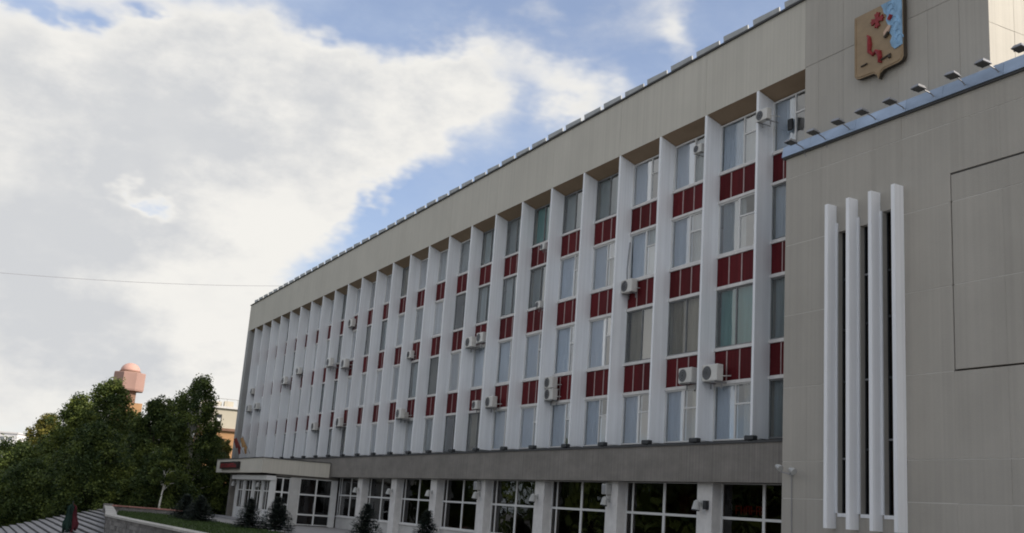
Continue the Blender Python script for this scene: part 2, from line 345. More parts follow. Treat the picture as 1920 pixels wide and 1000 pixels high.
# ------------------------------------------------------------------ ground
GZ = -4.85                                    # forecourt level
LOW = -7.35                                   # street level below the steps
mb = MB(); mb.face([(-2500, -2500, LOW), (2500, -2500, LOW), (2500, 2500, LOW), (-2500, 2500, LOW)])
structure('ground', mb, M['earth'])
mb = MB(); mb.box(-56.4, 45, -13.05, 60, LOW+.004, GZ); structure('forecourt', mb, M['paving'])
mb = MB(); mb.face([(-190, -60, LOW+.02), (-57.2, -60, LOW+.02), (-57.2, 60, LOW+.02), (-190, 60, LOW+.02)]); structure('park_ground', mb, M['grass'])

# ------------------------------------------------------------------ office building
XW, XE, XL = 2.49, 9.76, -75.0
Y0, YG = 0.0, 0.71                            # fin front plane, glass plane
ZS, ZR = 12.38, 15.0                          # soffit edge, roof edge
ob = thing('office_building', 'long five-storey office block with white fins, red spandrels and concrete parapet', 'building', (0, 0, GZ))
def bpart(mb, name, mats, parent=None, **k):  # part meshes are modelled in world coordinates
    o = mb.build(name, mats, parent or ob, **k)
    if parent is None: o.location = (0, 0, -GZ)
    return o
def bput(name, me, x, y, z, parent=None, scale=None):
    return put(name, me, parent or ob, (x, y, z-GZ) if parent is None else (x, y, z), scale=scale)

# bands of the facade, bottom and top of each
WIN = [(.02, 2.02), (3.38, 5.56), (6.90, 8.92), (10.15, 12.08)]        # window rows from the bottom up
RED = [(2.14, 3.26), (5.68, 6.78), (9.02, 10.05)]
SIL = [(2.02, 2.14), (3.26, 3.38), (5.56, 5.68), (6.78, 6.90), (8.92, 9.02), (10.05, 10.15)]
TF = .12
# parapet panels
pw = 6.0
x = XL
k = 0
while x < XW - .1:
    x1 = min(x+pw, XW) if XW-(x+pw) > 2 else XW
    mb = MB(); mb.box(x+.006, x1-.006, Y0, .45, ZS, ZR-.06); bpart(mb, 'parapet_panel', M['conc_parapet']); x = x1
mb = MB(); mb.box(XL+.02, XW, .02, .44, ZS+.01, ZR-.07); bpart(mb, 'parapet_core', M['joint_dark'])
# blank wall beside the windows: ribbed panels with seams
cols = [XW, 3.12, 4.25, 5.40, 6.52, 7.65, 8.78, XE]
rows = [(6.0, 10.68), (10.70, 12.40), (12.42, ZR-.06)]
mb = MB(); mb.box(XW+.01, XE-.02, .03, .44, 6.0, ZR-.08); bpart(mb, 'wall_core', M['joint_dark'])
for a, bb in zip(cols[:-1], cols[1:]):
    for z0, z1 in ((9.0, 12.405), (12.42, ZR-.06)):
        mb = MB(); mb.box(a+.0035, bb-.0035, Y0 + rng.uniform(-.004, .004), .4, z0, z1); bpart(mb, 'wall_panel', M['conc'])
# sunlit end wall, its panels facing +X
yy = [0.0, 1.05, 2.1, 3.15, 4.2, 5.25, 6.3, 7.35, 8.4, 9.45, 10.5, 11.55, 12.6, 14.0]
for a, bb in zip(yy[:-1], yy[1:]):
    for z0, z1 in ((9.0, 11.19), (11.205, 13.0), (13.015, ZR-.06)):
        mb = MB(); mb.box(XE-.3, XE + rng.uniform(-.004, .004), a+.004 if a else .41, bb-.004, z0, z1); bpart(mb, 'end_wall_panel', M['conc_parapet'])
        if a == 0:
            mb = MB(); mb.box(XE-.01, XE+.003, .004, .412, z0, z1); bpart(mb, 'end_wall_panel', M['conc_parapet'])
mb = MB(); mb.box(XE-.32, XE-.02, .42, 14, 6, ZR-.08); bpart(mb, 'wall_core', M['joint_dark'])
# back, left end, roof
mb = MB(); mb.box(XL, XE-.34, 13.7, 14, GZ, ZR-.08); bpart(mb, 'rear_wall', M['conc'])
mb = MB(); mb.box(XL+.002, XL+.3, .45, 13.7, GZ, ZR-.07); bpart(mb, 'left_end_wall', M['conc_end'])
mb = MB(); mb.box(XL+.3, XE-.34, .46, 13.7, ZR-.4, ZR-.1); bpart(mb, 'roof', M['roofdark'])
mb = MB(); mb.box(XL-.05, XE+.06, -.07, .5, ZR-.06, ZR+.01); bpart(mb, 'roof_edge', M['roofdark'])
# snow-guard plates along the roof edge
gm = MB(); gm.hexa([(0, 0, .06), (1.42, 0, .05), (1.42, .05, .05), (0, .05, .06), (0, -.02, .27), (1.42, -.02, .22), (1.42, .03, .22), (0, .03, .27)]).box(.3, .34, .03, .07, -.02, .1).box(1.1, 1.14, .03, .07, -.02, .1)
gme = gm.mesh('roof_guard', M['roofmetal'])
gx = XE-1.5
while gx > XL:
    o = bput('roof_guard', gme, gx, -.02 + rng.uniform(-.015, .015), ZR+.01); o.rotation_euler[1] = rng.uniform(-.012, .02); gx -= 1.705
mb = MB(); mb.box(XL+.1, XL+.9, .3, 1.0, ZR, ZR+.35); bpart(mb, 'roof_vent', M['conc_end'])
# fins
fm = MB(); fm.hexa([(0, 0, 0), (TF, 0, 0), (TF, YG, 0), (0, YG, 0), (0, 0, ZS-.004), (TF, 0, ZS-.004), (TF, YG, 12.11), (0, YG, 12.11)])
fme = fm.mesh('fin', M['fin'])
for n in range(25): bput('fin', fme, -3*n, Y0, 0).rotation_euler[2] = R(rng.uniform(-.35, .35))
fm = MB(); ew = .95; fm.hexa([(0, 0, GZ), (ew, 0, GZ), (ew, YG, GZ), (0, YG, GZ), (0, 0, ZS-.004), (ew, 0, ZS-.004), (ew, YG, 12.11), (0, YG, 12.11)])
fm.build('end_fin', M['conc_end'], ob, (-75, Y0, -GZ))
# sloping soffit, one board per bay
for n in range(26):
    xa, xb = -3*n+(TF if n < 25 else .951), (-3*(n-1) if n else XW)
    mb = MB(); mb.hexa([(xa, .005, ZS), (xb, .005, ZS), (xb, YG+.1, 12.08), (xa, YG+.1, 12.08), (xa, .005, ZS+.02), (xb, .005, ZS+.02), (xb, YG+.1, 12.3), (xa, YG+.1, 12.3)]); bpart(mb, 'soffit_board', M['soffit'])
# spandrels
BW = 3-TF
pm = MB(); pm.box(.015, BW/4-.02, -.035, 0, .015, 1.0).mesh('spandrel_panel', M['red'])
pmes = [MB().box(.027, BW/4-.029, -.03, .01, .012, (z1-z0)-.012).mesh('spandrel_panel', M['red']) for z0, z1 in RED]
bmes = []
for z0, z1 in RED:                             # backing sheet with battens between the panels, one folded sheet
    prof = [(0, 0)]
    for q in (1, 2, 3): prof += [(q*BW/4-.026, 0), (q*BW/4-.026, -.045), (q*BW/4+.024, -.045), (q*BW/4+.024, 0)]
    prof += [(BW, 0), (BW, .06), (0, .06)]
    bmes.append(MB().prism(prof, (1, 0, 0), (0, 1, 0), (0, 0, 0), (0, 0, z1-z0)).mesh('spandrel_backing', M['batten']))
smes = [MB().box(0, BW, -.075, .06, 0, z1-z0).mesh('sill', M['sill']) for z0, z1 in SIL]
for n in range(26):
    xa = -3*n+TF; xb = -3*(n-1) if n else XW
    if n == 25: xa += .83
    sx = (xb-xa)/BW
    for r, (z0, z1) in enumerate(RED):
        bput('spandrel_backing', bmes[r], xa, YG, z0, scale=(sx, 1, 1))
        if n < 25:
            for q in range(4): bput('spandrel_panel', pmes[r], xa+q*BW/4*sx, YG, z0, scale=(sx, 1, 1))
        else:
            mb = MB()
            for q in range(4): mb.box(xa+q*BW/4*sx+.014, xa+(q+1)*BW/4*sx-.016, YG-.035, YG+.01, z0+.012, z1-.012)
            o = bpart(mb, 'spandrel_panel', M['red']); o['kind'] = 'stuff'
    for r, (z0, z1) in enumerate(SIL): bput('sill', smes[r], xa, YG, z0, scale=(sx, 1, 1))
# windows: three joinery patterns per row, panes and curtains as sub-parts
def win_open(t, w, h):
    f = .055
    if t == 0:   # wide fixed light, narrow casement with transom
        s = w*.48
        return [(f, s-.03, f, h-f), (s+.04, w-f, f, h*.60), (s+.04, w-f, h*.60+.06, h-f)]
    if t == 1:   # two tall sashes
        s = w*.40
        return [(f, s-.025, f, h-f), (s+.035, w*.72, f, h-f), (w*.72+.05, w-f, f, h-f)]
    s = w*.42; s2 = w*.72   # fixed light and two casements with transoms
    return [(f, s-.03, f, h-f), (s+.04, s2-.025, f, h*.62), (s+.04, s2-.025, h*.62+.06, h-f), (s2+.035, w-f, f, h*.62), (s2+.035, w-f, h*.62+.06, h-f)]
FR = [[frame_mesh('frame', BW, z1-z0, win_open(t, BW, z1-z0), -.02, .05, M['oldframe' if t == 1 else 'white']) for t in range(3)] for z0, z1 in WIN]
PN = {far: [[[MB().box(q[0]-.012, q[1]+.012, .012, .03, q[2]-.012, q[3]+.012).mesh('pane', M['glass_film' if (i == 0 and t != 1 and not far) else ('glass_old' if t == 1 else 'glass')]) for i, q in enumerate(win_open(t, BW, z1-z0))] for t in range(3)] for z0, z1 in WIN] for far in (False, True)}
def curtain_mesh(x0, x1, h, mt, amp=.05, per=.24):
    mb = MB(); N = max(4, int((x1-x0)/per*4)); pts = [(x0+(x1-x0)*i/N, amp*math.sin(i*math.pi/2 + .3*math.sin(i))) for i in range(N+1)]
    bm = bmesh.new(); lo = [bm.verts.new((p[0], .16+p[1], .06)) for p in pts]; hi = [bm.verts.new((p[0], .16+p[1]*.6, h-.03)) for p in pts]
    for i in range(N): bm.faces.new((lo[i], lo[i+1], hi[i+1], hi[i]))
    bmesh.ops.solidify(bm, geom=list(bm.faces), thickness=.008)
    me = bpy.data.meshes.new('curtain'); bm.to_mesh(me); bm.free(); me.materials.append(mt); return me
def blind_mesh(x0, x1, h, mt):
    bm = bmesh.new(); N = int((x1-x0)/.10)
    prev = None
    for i in range(N+1):
        xx = x0+(x1-x0)*i/N; yo = .03 if i % 2 else 0
        v = (bm.verts.new((xx, .14+yo, .1)), bm.verts.new((xx, .14+yo, h-.02)))
        if prev: bm.faces.new((prev[0], v[0], v[1], prev[1]))
        prev = v
    bmesh.ops.solidify(bm, geom=list(bm.faces), thickness=.006)
    me = bpy.data.meshes.new('curtain'); bm.to_mesh(me); bm.free(); me.materials.append(mt); return me
CU = []
for z0, z1 in WIN:
    h = z1-z0
    CU.append(dict(full=curtain_mesh(.08, BW-.08, h, M['curtain']), left=curtain_mesh(.08, 1.35, h, M['curtain']), right=curtain_mesh(1.6, BW-.08, h, M['curtain']),
                   blind=blind_mesh(.08, BW-.08, h, M['curtain']), beige=curtain_mesh(.08, BW-.08, h, M['curtain_beige']), beiger=curtain_mesh(1.5, BW-.08, h, M['curtain_beige'], .05, .3),
                   reflection_sheer=curtain_mesh(.06, BW*.44, h, M['reflection_sheer'], .012, .25), teal=curtain_mesh(.08, BW-.08, h, M['curtain_teal'], .015, .3), half=blind_mesh(1.2, BW-.08, h, M['curtain'])))
# what the photograph shows in the nearest bays: (bay, row) -> (frame, curtain)
SHOW = {(0,3):(0,None),(0,2):(1,'right'),(0,1):(1,'full'),(0,0):(1,'full'),
        (1,3):(0,'half'),(1,2):(2,'left'),(1,1):(1,'teal'),(1,0):(2,'beiger'),
        (2,3):(0,'half'),(2,2):(2,'half'),(2,1):(1,'beige'),(2,0):(2,'beiger'),
        (3,3):(0,'right'),(3,2):(2,'half'),(3,1):(1,'beige'),(3,0):(2,'right'),
        (4,3):(1,'full'),(4,2):(2,'half'),(4,1):(0,'right'),(4,0):(2,'beiger'),
        (5,3):(1,'blind'),(5,2):(0,'half'),(5,1):(0,'beiger'),(5,0):(0,'beiger'),
        (6,3):(1,'teal'),(6,2):(1,'left'),(6,1):(0,None),(6,0):(0,'half'),
        (7,3):(1,'blind'),(7,2):(1,'full'),(7,1):(0,None),(7,0):(0,None),
        (8,3):(1,'left'),(8,2):(1,'full'),(8,1):(0,'half'),(8,0):(1,'beige')}
for n in range(26):
    xa = -3*n+TF; xb = -3*(n-1) if n else XW
    if n == 25: xa += .83
    sx = (xb-xa)/BW
    for r, (z0, z1) in enumerate(WIN):
        t, c = SHOW.get((n, r), (rng.choice((0, 0, 1, 1, 2, 2)), rng.choice(('full', 'blind', 'left', 'right', 'half', 'full', None, 'beige'))))
        w = bput('window', FR[r][t], xa, YG, z0, scale=(sx, 1, 1))
        for p_ in PN[n > 6][r][t]: put('pane', p_, w)
        if c: put('curtain', CU[r][c], w)
        if n < 9 and (t != 1 and c in (None, 'right', 'half', 'beiger') or (t == 1 and c == 'right')): put('curtain', CU[r]['reflection_sheer'], w, (0, -.05, 0))  # pale sheet added to brighten left panes like a mirrored fin
# inside: floors and a corridor wall
for z0, z1 in [(-.25, .0)] + [(a+.05, b_-.05) for a, b_ in RED] + [(12.32, 12.5)]:
    mb = MB(); mb.box(XL+.31, XE-.4, YG+.10, 6.0, z0, z1); bpart(mb, 'floor_slab', M['interior'])
mb = MB(); mb.box(XL+.31, XE-.4, 5.0, 5.2, -.2, 12.3); bpart(mb, 'corridor_wall', M['interior'])
for n in range(0, 26, 2):
    mb = MB(); mb.box(-3*n-.02, -3*n+.08, YG+.12, 4.98, .01, 12.3); bpart(mb, 'partition', M['interior'])

# ledge under the fins
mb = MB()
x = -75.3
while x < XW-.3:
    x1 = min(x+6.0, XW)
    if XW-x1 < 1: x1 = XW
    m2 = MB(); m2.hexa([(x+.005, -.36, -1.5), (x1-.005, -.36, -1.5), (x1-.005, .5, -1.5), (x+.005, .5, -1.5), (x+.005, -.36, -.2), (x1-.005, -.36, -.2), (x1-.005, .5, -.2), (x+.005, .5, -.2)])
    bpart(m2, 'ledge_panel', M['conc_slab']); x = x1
mb = MB(); mb.hexa([(-75.3, -.40, -.22), (XW, -.40, -.22), (XW, .72, -.22), (-75.3, .72, -.22), (-75.3, -.40, -.17), (XW, -.40, -.17), (XW, .72, -.004), (-75.3, .72, -.004)])
bpart(mb, 'ledge_flashing', M['roofdark'])
# ground floor: piers, glazing, dado
PX = [-2.74-5.95*k for k in range(7)]
pim = MB().box(0, .85, -.02, .52, GZ, -1.5).mesh('pier', M['sill'])
for x in PX: put('pier', pim, ob, (x, 0, -GZ))
dado = mat('dado_render', (.50, .49, .47), .88, var=.12, scale=(1, 1, 1), bump=.3)
def shop(x0, x1, zb, top=-1.5):
    w = x1-x0; h = top-zb; f = .06; md = -2.66-zb; c = w/2
    op = []
    xs = [(f, .42), (.50, c-.07), (c+.07, w-.50), (w-.42, w-f)]
    if w < 4.6: xs = [(f, c-.06), (c+.06, w-f)]
    for a, b_ in xs: op += [(a, b_, f, md-.045), (a, b_, md+.045, h-.02)]
    fr = put('window', frame_mesh('frame', w, h, op, -.03, .05, M['white'], 0, 0), ob, (x0, .42, zb-GZ))
    for a, b_ in xs:
        for z0, z1 in ((.02, md), (md+.001, h)):
            put('pane', MB().box(a-.02, b_+.02, .0, .012, z0, z1).mesh('pane', M['glass_dark']), fr)
    mb = MB(); mb.box(x0, x1, .36, .5, GZ, zb); bpart(mb, 'dado', dado)
    mb = MB(); mb.box(x0, x1, .30, .52, zb-.07, zb+.003); bpart(mb, 'window_ledge', M['sill'])
    return fr
edges = [XW] + PX
for k in range(7):
    f_ = shop(PX[k]+.85, (PX[k-1] if k else XW), -4.05)
    if k == 0: # faint red sign and lit lettering inside the nearest window
        pass
    if k == 1:
        put('curtain', MB().box(3.0, 4.6, .35, .38, 1.42, 2.5).mesh('curtain', M['curtain_red']), f_)
shop(-43.3, PX[6], -4.05)
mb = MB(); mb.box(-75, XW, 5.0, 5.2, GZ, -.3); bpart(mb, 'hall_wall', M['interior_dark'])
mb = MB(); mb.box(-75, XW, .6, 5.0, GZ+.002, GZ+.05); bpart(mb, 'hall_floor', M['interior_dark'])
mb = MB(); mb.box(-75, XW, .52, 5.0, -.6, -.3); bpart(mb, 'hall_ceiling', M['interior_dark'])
mb = MB(); mb.box(-75, -53, .36, .5, GZ, -1.5); bpart(mb, 'ground_floor_wall', M['conc_slab'])
# red lettering seen behind the nearest ground-floor glass
def stroke_sign():
    t = thing('window_sign', 'dim red lettering behind the ground-floor glass next to the grey annex', 'sign', (-2.0, 1.1, -2.5))
    x = 0
    for ch in range(6):
        w_ = .2; mb = MB(); mb.box(x, x+.035, 0, .02, 0, .3)
        if ch % 2 == 0: mb.box(x+.036, x+w_, 0, .02, .26, .3)
        if ch % 3: mb.box(x+w_-.03, x+w_, 0, .02, 0, .255)
        mb.box(x+.036, x+w_-.031, 0, .02, .12, .16); o = mb.build('letter', NEON, t); o['kind'] = 'stuff'; x += .27
stroke_sign()

# ------------------------------------------------------------------ annex in front on the right
AX0, AX1, AY, AZ = 2.49, 26.0, -.78, 8.99
ax = thing('annex_building', 'plain ribbed concrete annex with four white pillars and narrow dark windows', 'building', (AX0, AY, GZ))
def apart(mb, name, mats, parent=None, **k):
    o = mb.build(name, mats, parent or ax, **k)
    if parent is None: o.location = (-AX0, -AY, -GZ)
    return o
slots = [(4.83+.02, 5.50), (5.72+.02, 6.38), (6.58+.02, 7.26)]
SZ0, SZ1 = -2.36, 6.24
seams = [GZ, -3.9, -1.99, -.88, 1.39, 3.68, 5.98, 8.24, AZ]
vcol = [AX0, 4.62, 4.80, 7.50, 9.0, 10.6, 12.2, 13.8, 15.4, 17.0, 18.6, 20.2, 21.8, 23.4, 25.0, AX1]
SX0, SX1 = 4.80, 7.34
def wallpan(x0, x1, z0, z1, y=AY, g=.007):
    if x1-x0 < .02 or z1-z0 < .02: return
    mb = MB(); mb.box(x0+g*.25, x1-g*.25, y + rng.uniform(-.006, .002), y+.32, z0+g*1.5, z1-g*1.5); apart(mb, 'wall_panel', M['conc'])
xs_low = [AX0, 3.55, SX0]; xs_right = [SX1, 9.0, 10.6, 12.2, 13.8, 15.4, 17.0, 18.6, 20.2, 21.8, 23.4, 25.0, AX1]
for z0, z1 in zip(seams[:-1], seams[1:]):
    segs = list(zip(xs_low[:-1], xs_low[1:])) + [(SX0, SX1)] + list(zip(xs_right[:-1], xs_right[1:]))
    if z0 >= 5.9: segs = [(AX0, 4.1), (4.1, 6.19), (6.19, SX1), (SX1, 9.0)] + list(zip(xs_right[1:-1], xs_right[2:]))
    for x0, x1 in segs:
        za, zb_ = z0, z1
        # the big framed field is set apart by a deeper dark joint
        if 9.0 <= x0 < 17:
            if abs(z0-5.98) < .1:
                wallpan(x0 + (.03 if x0 == 9.0 else 0), x1, za, 6.745); wallpan(x0, x1, 6.785, zb_); continue
            if 1.3 < z0 < 5.9:
                wallpan(x0 + (.035 if x0 == 9.0 else 0), x1, za + (.03 if z0 < 1.5 else 0), zb_); continue
        if x0 >= SX0-.01 and x1 <= SX1+.02 and x1 > SX0+.1:
            # around the three narrow windows
            if z1 <= SZ0 or z0 >= SZ1: wallpan(x0, x1, z0, z1); continue
            if z0 < SZ0 < z1: wallpan(x0, x1, z0, SZ0)
            if z0 < SZ1 < z1: wallpan(x0, x1, SZ1, z1)
            lo, hi = max(z0, SZ0), min(z1, SZ1)
            xs_ = [x0] + [v for s_ in slots for v in s_ if x0 < v < x1] + [x1]
            solid = [(SX0, slots[0][0]), (slots[0][1], slots[1][0]), (slots[1][1], slots[2][0]), (slots[2][1], SX1)]
            for a, b_ in solid:
                a2, b2 = max(a, x0), min(b_, x1)
                if b2 > a2: wallpan(a2, b2, lo, hi, g=.001)
            continue
        wallpan(x0, x1, z0, z1)
# mortar behind the joints: pale, dark round the big field
for a, b_, z0, z1 in ((AX0+.02, SX0-.005, GZ, AZ-.01), (SX0-.004, SX1+.004, GZ, SZ0-.01), (SX0-.004, SX1+.004, SZ1+.01, AZ-.01), (SX1+.005, 8.96, GZ, AZ-.01), (8.961, AX1-.02, GZ, 1.33), (9.06, AX1-.02, 1.45, 6.72), (8.961, AX1-.02, 6.81, AZ-.01)):
    mb = MB(); mb.box(a, b_, AY+.006, AY+.28, z0, z1); apart(mb, 'mortar_bed', M['joint'])
mb = MB(); mb.box(8.962, 9.055, AY+.03, AY+.28, 1.335, 6.805); apart(mb, 'field_joint', M['joint_dark'])
mb = MB(); mb.box(9.056, AX1-.02, AY+.03, AY+.28, 6.721, 6.809); apart(mb, 'field_joint', M['joint_dark'])
# side, roof, back
mb = MB(); mb.box(AX0+.003, AX0+.3, AY+.32, -.02, GZ, AZ-.01); apart(mb, 'side_wall', M['conc'])
mb = MB(); mb.box(AX1-.3, AX1-.003, AY+.33, 12, GZ, AZ-.01); apart(mb, 'side_wall', M['conc'])
mb = MB(); mb.box(AX0+.31, AX1-.31, AY+.33, -.01, AZ-.3, AZ-.02); apart(mb, 'roof', M['roofdark'])
mb = MB(); mb.box(XE+.02, AX1-.31, 0, 12, AZ-.3, AZ-.02); apart(mb, 'roof', M['roofdark'])
mb = MB(); mb.box(XE+.02, AX1-.31, 11.7, 12, GZ, AZ-.31); apart(mb, 'rear_wall', M['conc'])
mb = MB(); mb.box(SX0-.02, SX1+.02, AY+.9, AY+1.0, SZ0-.1, SZ1+.1); apart(mb, 'stair_wall', M['interior_dark'])
# zinc fascia in lengths, near-black drip edge below that also draws the shadow line
x = AX0-.12; k = 0
while x < AX1:
    x1 = x + (1.95 if k % 3 else 1.3); mb = MB()
    mb.hexa([(x+.004, AY-.10, AZ+.02), (x1-.004, AY-.10, AZ+.02), (x1-.004, AY+.5, AZ+.02), (x+.004, AY+.5, AZ+.02), (x+.004, AY-.03, AZ+.40), (x1-.004, AY-.03, AZ+.40), (x1-.004, AY+.5, AZ+.40), (x+.004, AY+.5, AZ+.40)])
    apart(mb, 'fascia_sheet', M['fascia']); x = x1; k += 1
mb = MB(); mb.box(AX0-.1, AX1, AY-.07, AY+.45, AZ-.05, AZ+.012); apart(mb, 'drip_shadow_line', M['roofdark'])
# white pillars and dark slot windows
for k, px_ in enumerate((4.66, 5.535, 6.41, 7.275)):
    mb = MB(); mb.box(px_-.02, px_+.115, AY-.36, AY-.006, -2.80, 6.83); o = apart(mb, 'pillar', M['pillar'])
for k, (a, b_) in enumerate(slots):
    h = SZ1-SZ0; w = b_-a; z = [0, h*.18+.25*k, h*.44, h*.62+.1*k, h*.80, h]
    op = [(.03, w-.03, z[i]+.03, z[i+1]-.03) for i in range(5)]
    f_ = put('window', frame_mesh('frame', w-.004, h-.004, op, 0, .07, M['dark']), ax, (a+.002-AX0, .16, SZ0+.002-GZ))
    put('pane', MB().box(.02, w-.02, .03, .045, .02, h-.02).mesh('pane', M['glass_dark']), f_)
    for i in (1, 2, 4):
        if (i+k) % 2: put('glazing_bar', MB().box(.02, w-.02, -.02, .0, z[i]-.025, z[i]+.025).mesh('glazing_bar', M['steel']), f_)
    sp = put('sill', MB().box(0, w, -.19, .0, -.1, 0).mesh('sill', M['pillar']), ax, (a-AX0, .16, SZ0-GZ))
for px_ in (4.66, 5.535, 6.41):               # white lining strips behind the pillars
    mb = MB(); mb.box(px_+.116, px_+.19, AY-.05, AY-.007, SZ0, SZ1+.02); apart(mb, 'lining_strip', M['pillar'])

# ------------------------------------------------------------------ entrance pavilion with its deep canopy
ep = thing('entrance_pavilion', 'entrance porch with deep concrete canopy over a white glazed vestibule', 'porch', (-43.3, -5.1, GZ))
def ppart(mb, name, mats, parent=None):
    o = mb.build(name, mats, parent or ep)
    if parent is None: o.location = (43.3, 5.1, -GZ)
    return o
CX0, CX1, CY = -57.2, -43.3, -5.1
for a, b_ in ((CX0+.3, -50.6), (-50.59, CX1)):
    mb = MB(); mb.box(a, b_, CY, CY+.3, -1.57, -.6); ppart(mb, 'canopy_fascia', M['conc_parapet'])
for a, b_ in ((CY+.301, -2.6), (-2.59, -.42)):
    mb = MB(); mb.box(CX1-.3, CX1, a, b_, -1.57, -.6); ppart(mb, 'canopy_fascia', M['conc_parapet'])
mb = MB(); mb.box(CX0, CX0+.299, CY, -.42, -1.57, -.6); ppart(mb, 'canopy_fascia', M['conc_parapet'])
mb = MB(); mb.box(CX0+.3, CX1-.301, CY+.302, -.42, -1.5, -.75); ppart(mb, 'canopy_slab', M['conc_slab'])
mb = MB(); mb.box(CX0-.05, CX1+.05, CY-.05, -.41, -.598, -.55); ppart(mb, 'canopy_flashing', M['roofdark'])
VX0, VX1, VY = -53.2, -43.6, -4.35
mb = MB(); mb.box(VX0-.1, VX1+.15, VY-.35, VY+.3, -2.02, -1.72); ppart(mb, 'eaves_beam', M['white'])
# vestibule side facing +X: column, glazed door, pier, big double door with three rows of glass
def side_glaze(y0, y1, z0, z1, rails, mull, name, parent=None):
    w = y1-y0; h = z1-z0; zz = [0]+[r-z0 for r in rails]+[h]; yy_ = [0]+[q*w for q in mull]+[w]
    op = [(yy_[i]+.05, yy_[i+1]-.05, zz[k]+.05, zz[k+1]-.05) for i in range(len(yy_)-1) for k in range(len(zz)-1)]
    o = put(name, frame_mesh(name, w, h, op, -.05, .04, M['white']), ep, (VX1+43.3, y0-CY, z0-GZ)); o.rotation_euler[2] = math.pi/2
    put('pane', MB().box(.03, w-.03, .0, .012, .03, h-.03).mesh('pane', M['glass_dark']), o)
    return o
big = side_glaze(-2.32, -.06, GZ+.05, -1.72, [-4.12, -2.80], [.52], 'door')
put('handle', MB().box(1.05, 1.09, -.10, -.06, .9, 1.5).mesh('handle', M['steel']), big)
dr = side_glaze(-4.0, -3.0, GZ+.05, -1.8, [-3.55, -2.75], [.5], 'door')
put('handle', MB().box(.58, .61, -.10, -.06, .9, 1.3).mesh('handle', M['steel']), dr)
for a, b_ in ((-4.35, -4.02), (-2.98, -2.34), (-.04, .34)):
    mb = MB(); mb.box(VX1-.22, VX1+.07, a, b_, GZ, -1.72); ppart(mb, 'column', M['white'] if a < -4.2 or a > -1 else dado)
mb = MB(); mb.box(VX1-.2, VX1+.06, VY+.31, .33, -1.715, -1.51); ppart(mb, 'lintel', M['conc_slab'])
# vestibule front: columns, two windows, white dado
for x in (VX0, -51.0, -48.4, -45.9):
    mb = MB(); mb.box(x, x+.42, VY-.02, VY+.28, GZ, -2.025); ppart(mb, 'column', M['white'])
for x0, x1 in ((VX0+.421, -51.001), (-50.579, -48.401), (-47.979, -45.901), (-45.479, VX1-.23)):
    w = x1-x0; h = 2.0
    op = [(.06, w/2-.04, .06, 1.25), (w/2+.04, w-.06, .06, 1.25), (.06, w/2-.04, 1.32, h-.05), (w/2+.04, w-.06, 1.32, h-.05)]
    f_ = put('window', frame_mesh('frame', w, h, op, 0, .08, M['white']), ep, (x0+43.3, VY+.08-CY, -4.03-GZ))
    put('pane', MB().box(.03, w-.03, .03, .045, .03, h-.03).mesh('pane', M['glass_dark']), f_)
    mb = MB(); mb.box(x0, x1, VY+.06, VY+.25, GZ, -4.035); ppart(mb, 'dado', M['white'])
mb = MB(); mb.box(VX0+.4, VX1-.3, -1.4, -1.2, GZ, -1.73); ppart(mb, 'inner_wall', M['interior_dark'])
mb = MB(); mb.box(VX0, VX0+.2, VY+.29, .3, GZ, -1.73); ppart(mb, 'end_wall', M['white'])
mb = MB(); mb.box(VX0-1.6, VX1+1.4, VY-1.3, VY-.36, GZ+.004, GZ+.14); ppart(mb, 'step', M['step'])
mb = MB(); mb.box(-54.3, -53.9, CY+.5, CY+.9, GZ, -1.575); ppart(mb, 'column', M['conc_slab'])
# running-text display on the canopy front
ld = thing('text_display', 'black and dark red running-text display on the front of the porch canopy', 'display', (-52.4, CY-.12, -1.06))
put('casing', MB().box(-2.9, 2.9, -.06, .115, -.26, .26).mesh('casing', M['led']), ld)
put('screen', MB().box(-2.78, 2.78, -.068, -.062, -.2, .2).mesh('screen', M['emred'] if False else M['led']), ld)
dm = MB(); x = -2.5; r2 = random.Random(3)
while x < 2.4:
    for zc in range(5):
        for xc in range(3):
            if r2.random() < .55: dm.box(x+xc*.085, x+xc*.085+.06, -.074, -.070, -.15+zc*.062, -.15+zc*.062+.045)
    x += .36
o = dm.build('lit_dots', LED, ld); o['kind'] = 'stuff'

# ------------------------------------------------------------------ air conditioners on the facade
acs = thing('air_conditioner', 'x', 'air conditioner', (0, 0, -50), 'outdoor air conditioner units on the fins and spandrels')
cas = put('casing', bevel_box_mesh('casing', .80, .30, .56, .03, M['acw']), acs)
ring = MB(); ring.tube([(-.13, -.152, 0), (-.13, -.158, 0)], .235, 20); put('fan_grille', ring.mesh('fan_grille', M['dark']), acs)
hub = MB()
for q in (.07, .14, .20):
    N = 20
    for j in range(N):
        a0_, a1_ = 2*math.pi*j/N, 2*math.pi*(j+1)/N
        hub.hexa([(-.13+math.cos(a)*rr, yy_, math.sin(a)*rr) for yy_ in (-.160, -.166) for a, rr in ((a0_, q), (a1_, q), (a1_, q+.012), (a0_, q+.012))])
o = put('guard_wire', hub.mesh('guard_wire', M['steel']), acs); o['kind'] = 'stuff'
for s in (-.28, .28):
    mb = MB(); mb.box(s-.02, s+.02, -.16, .66, -.32, -.281).box(s-.02, s+.02, .16, .20, -.50, -.321); put('bracket', mb.mesh('bracket', M['steel']), acs)
put('pipe', MB().tube([(.401, .05, -.1), (.46, .08, -.12), (.46, .62, -.05)], .02, 6).mesh('pipe', M['acw']), acs)
def inv(py_plane, px, py):
    v = rt*((px-960)/FPX) + up*((500-py)/FPX) + fwd; t = (py_plane-CAM.y)/v.y; return CAM + v*t
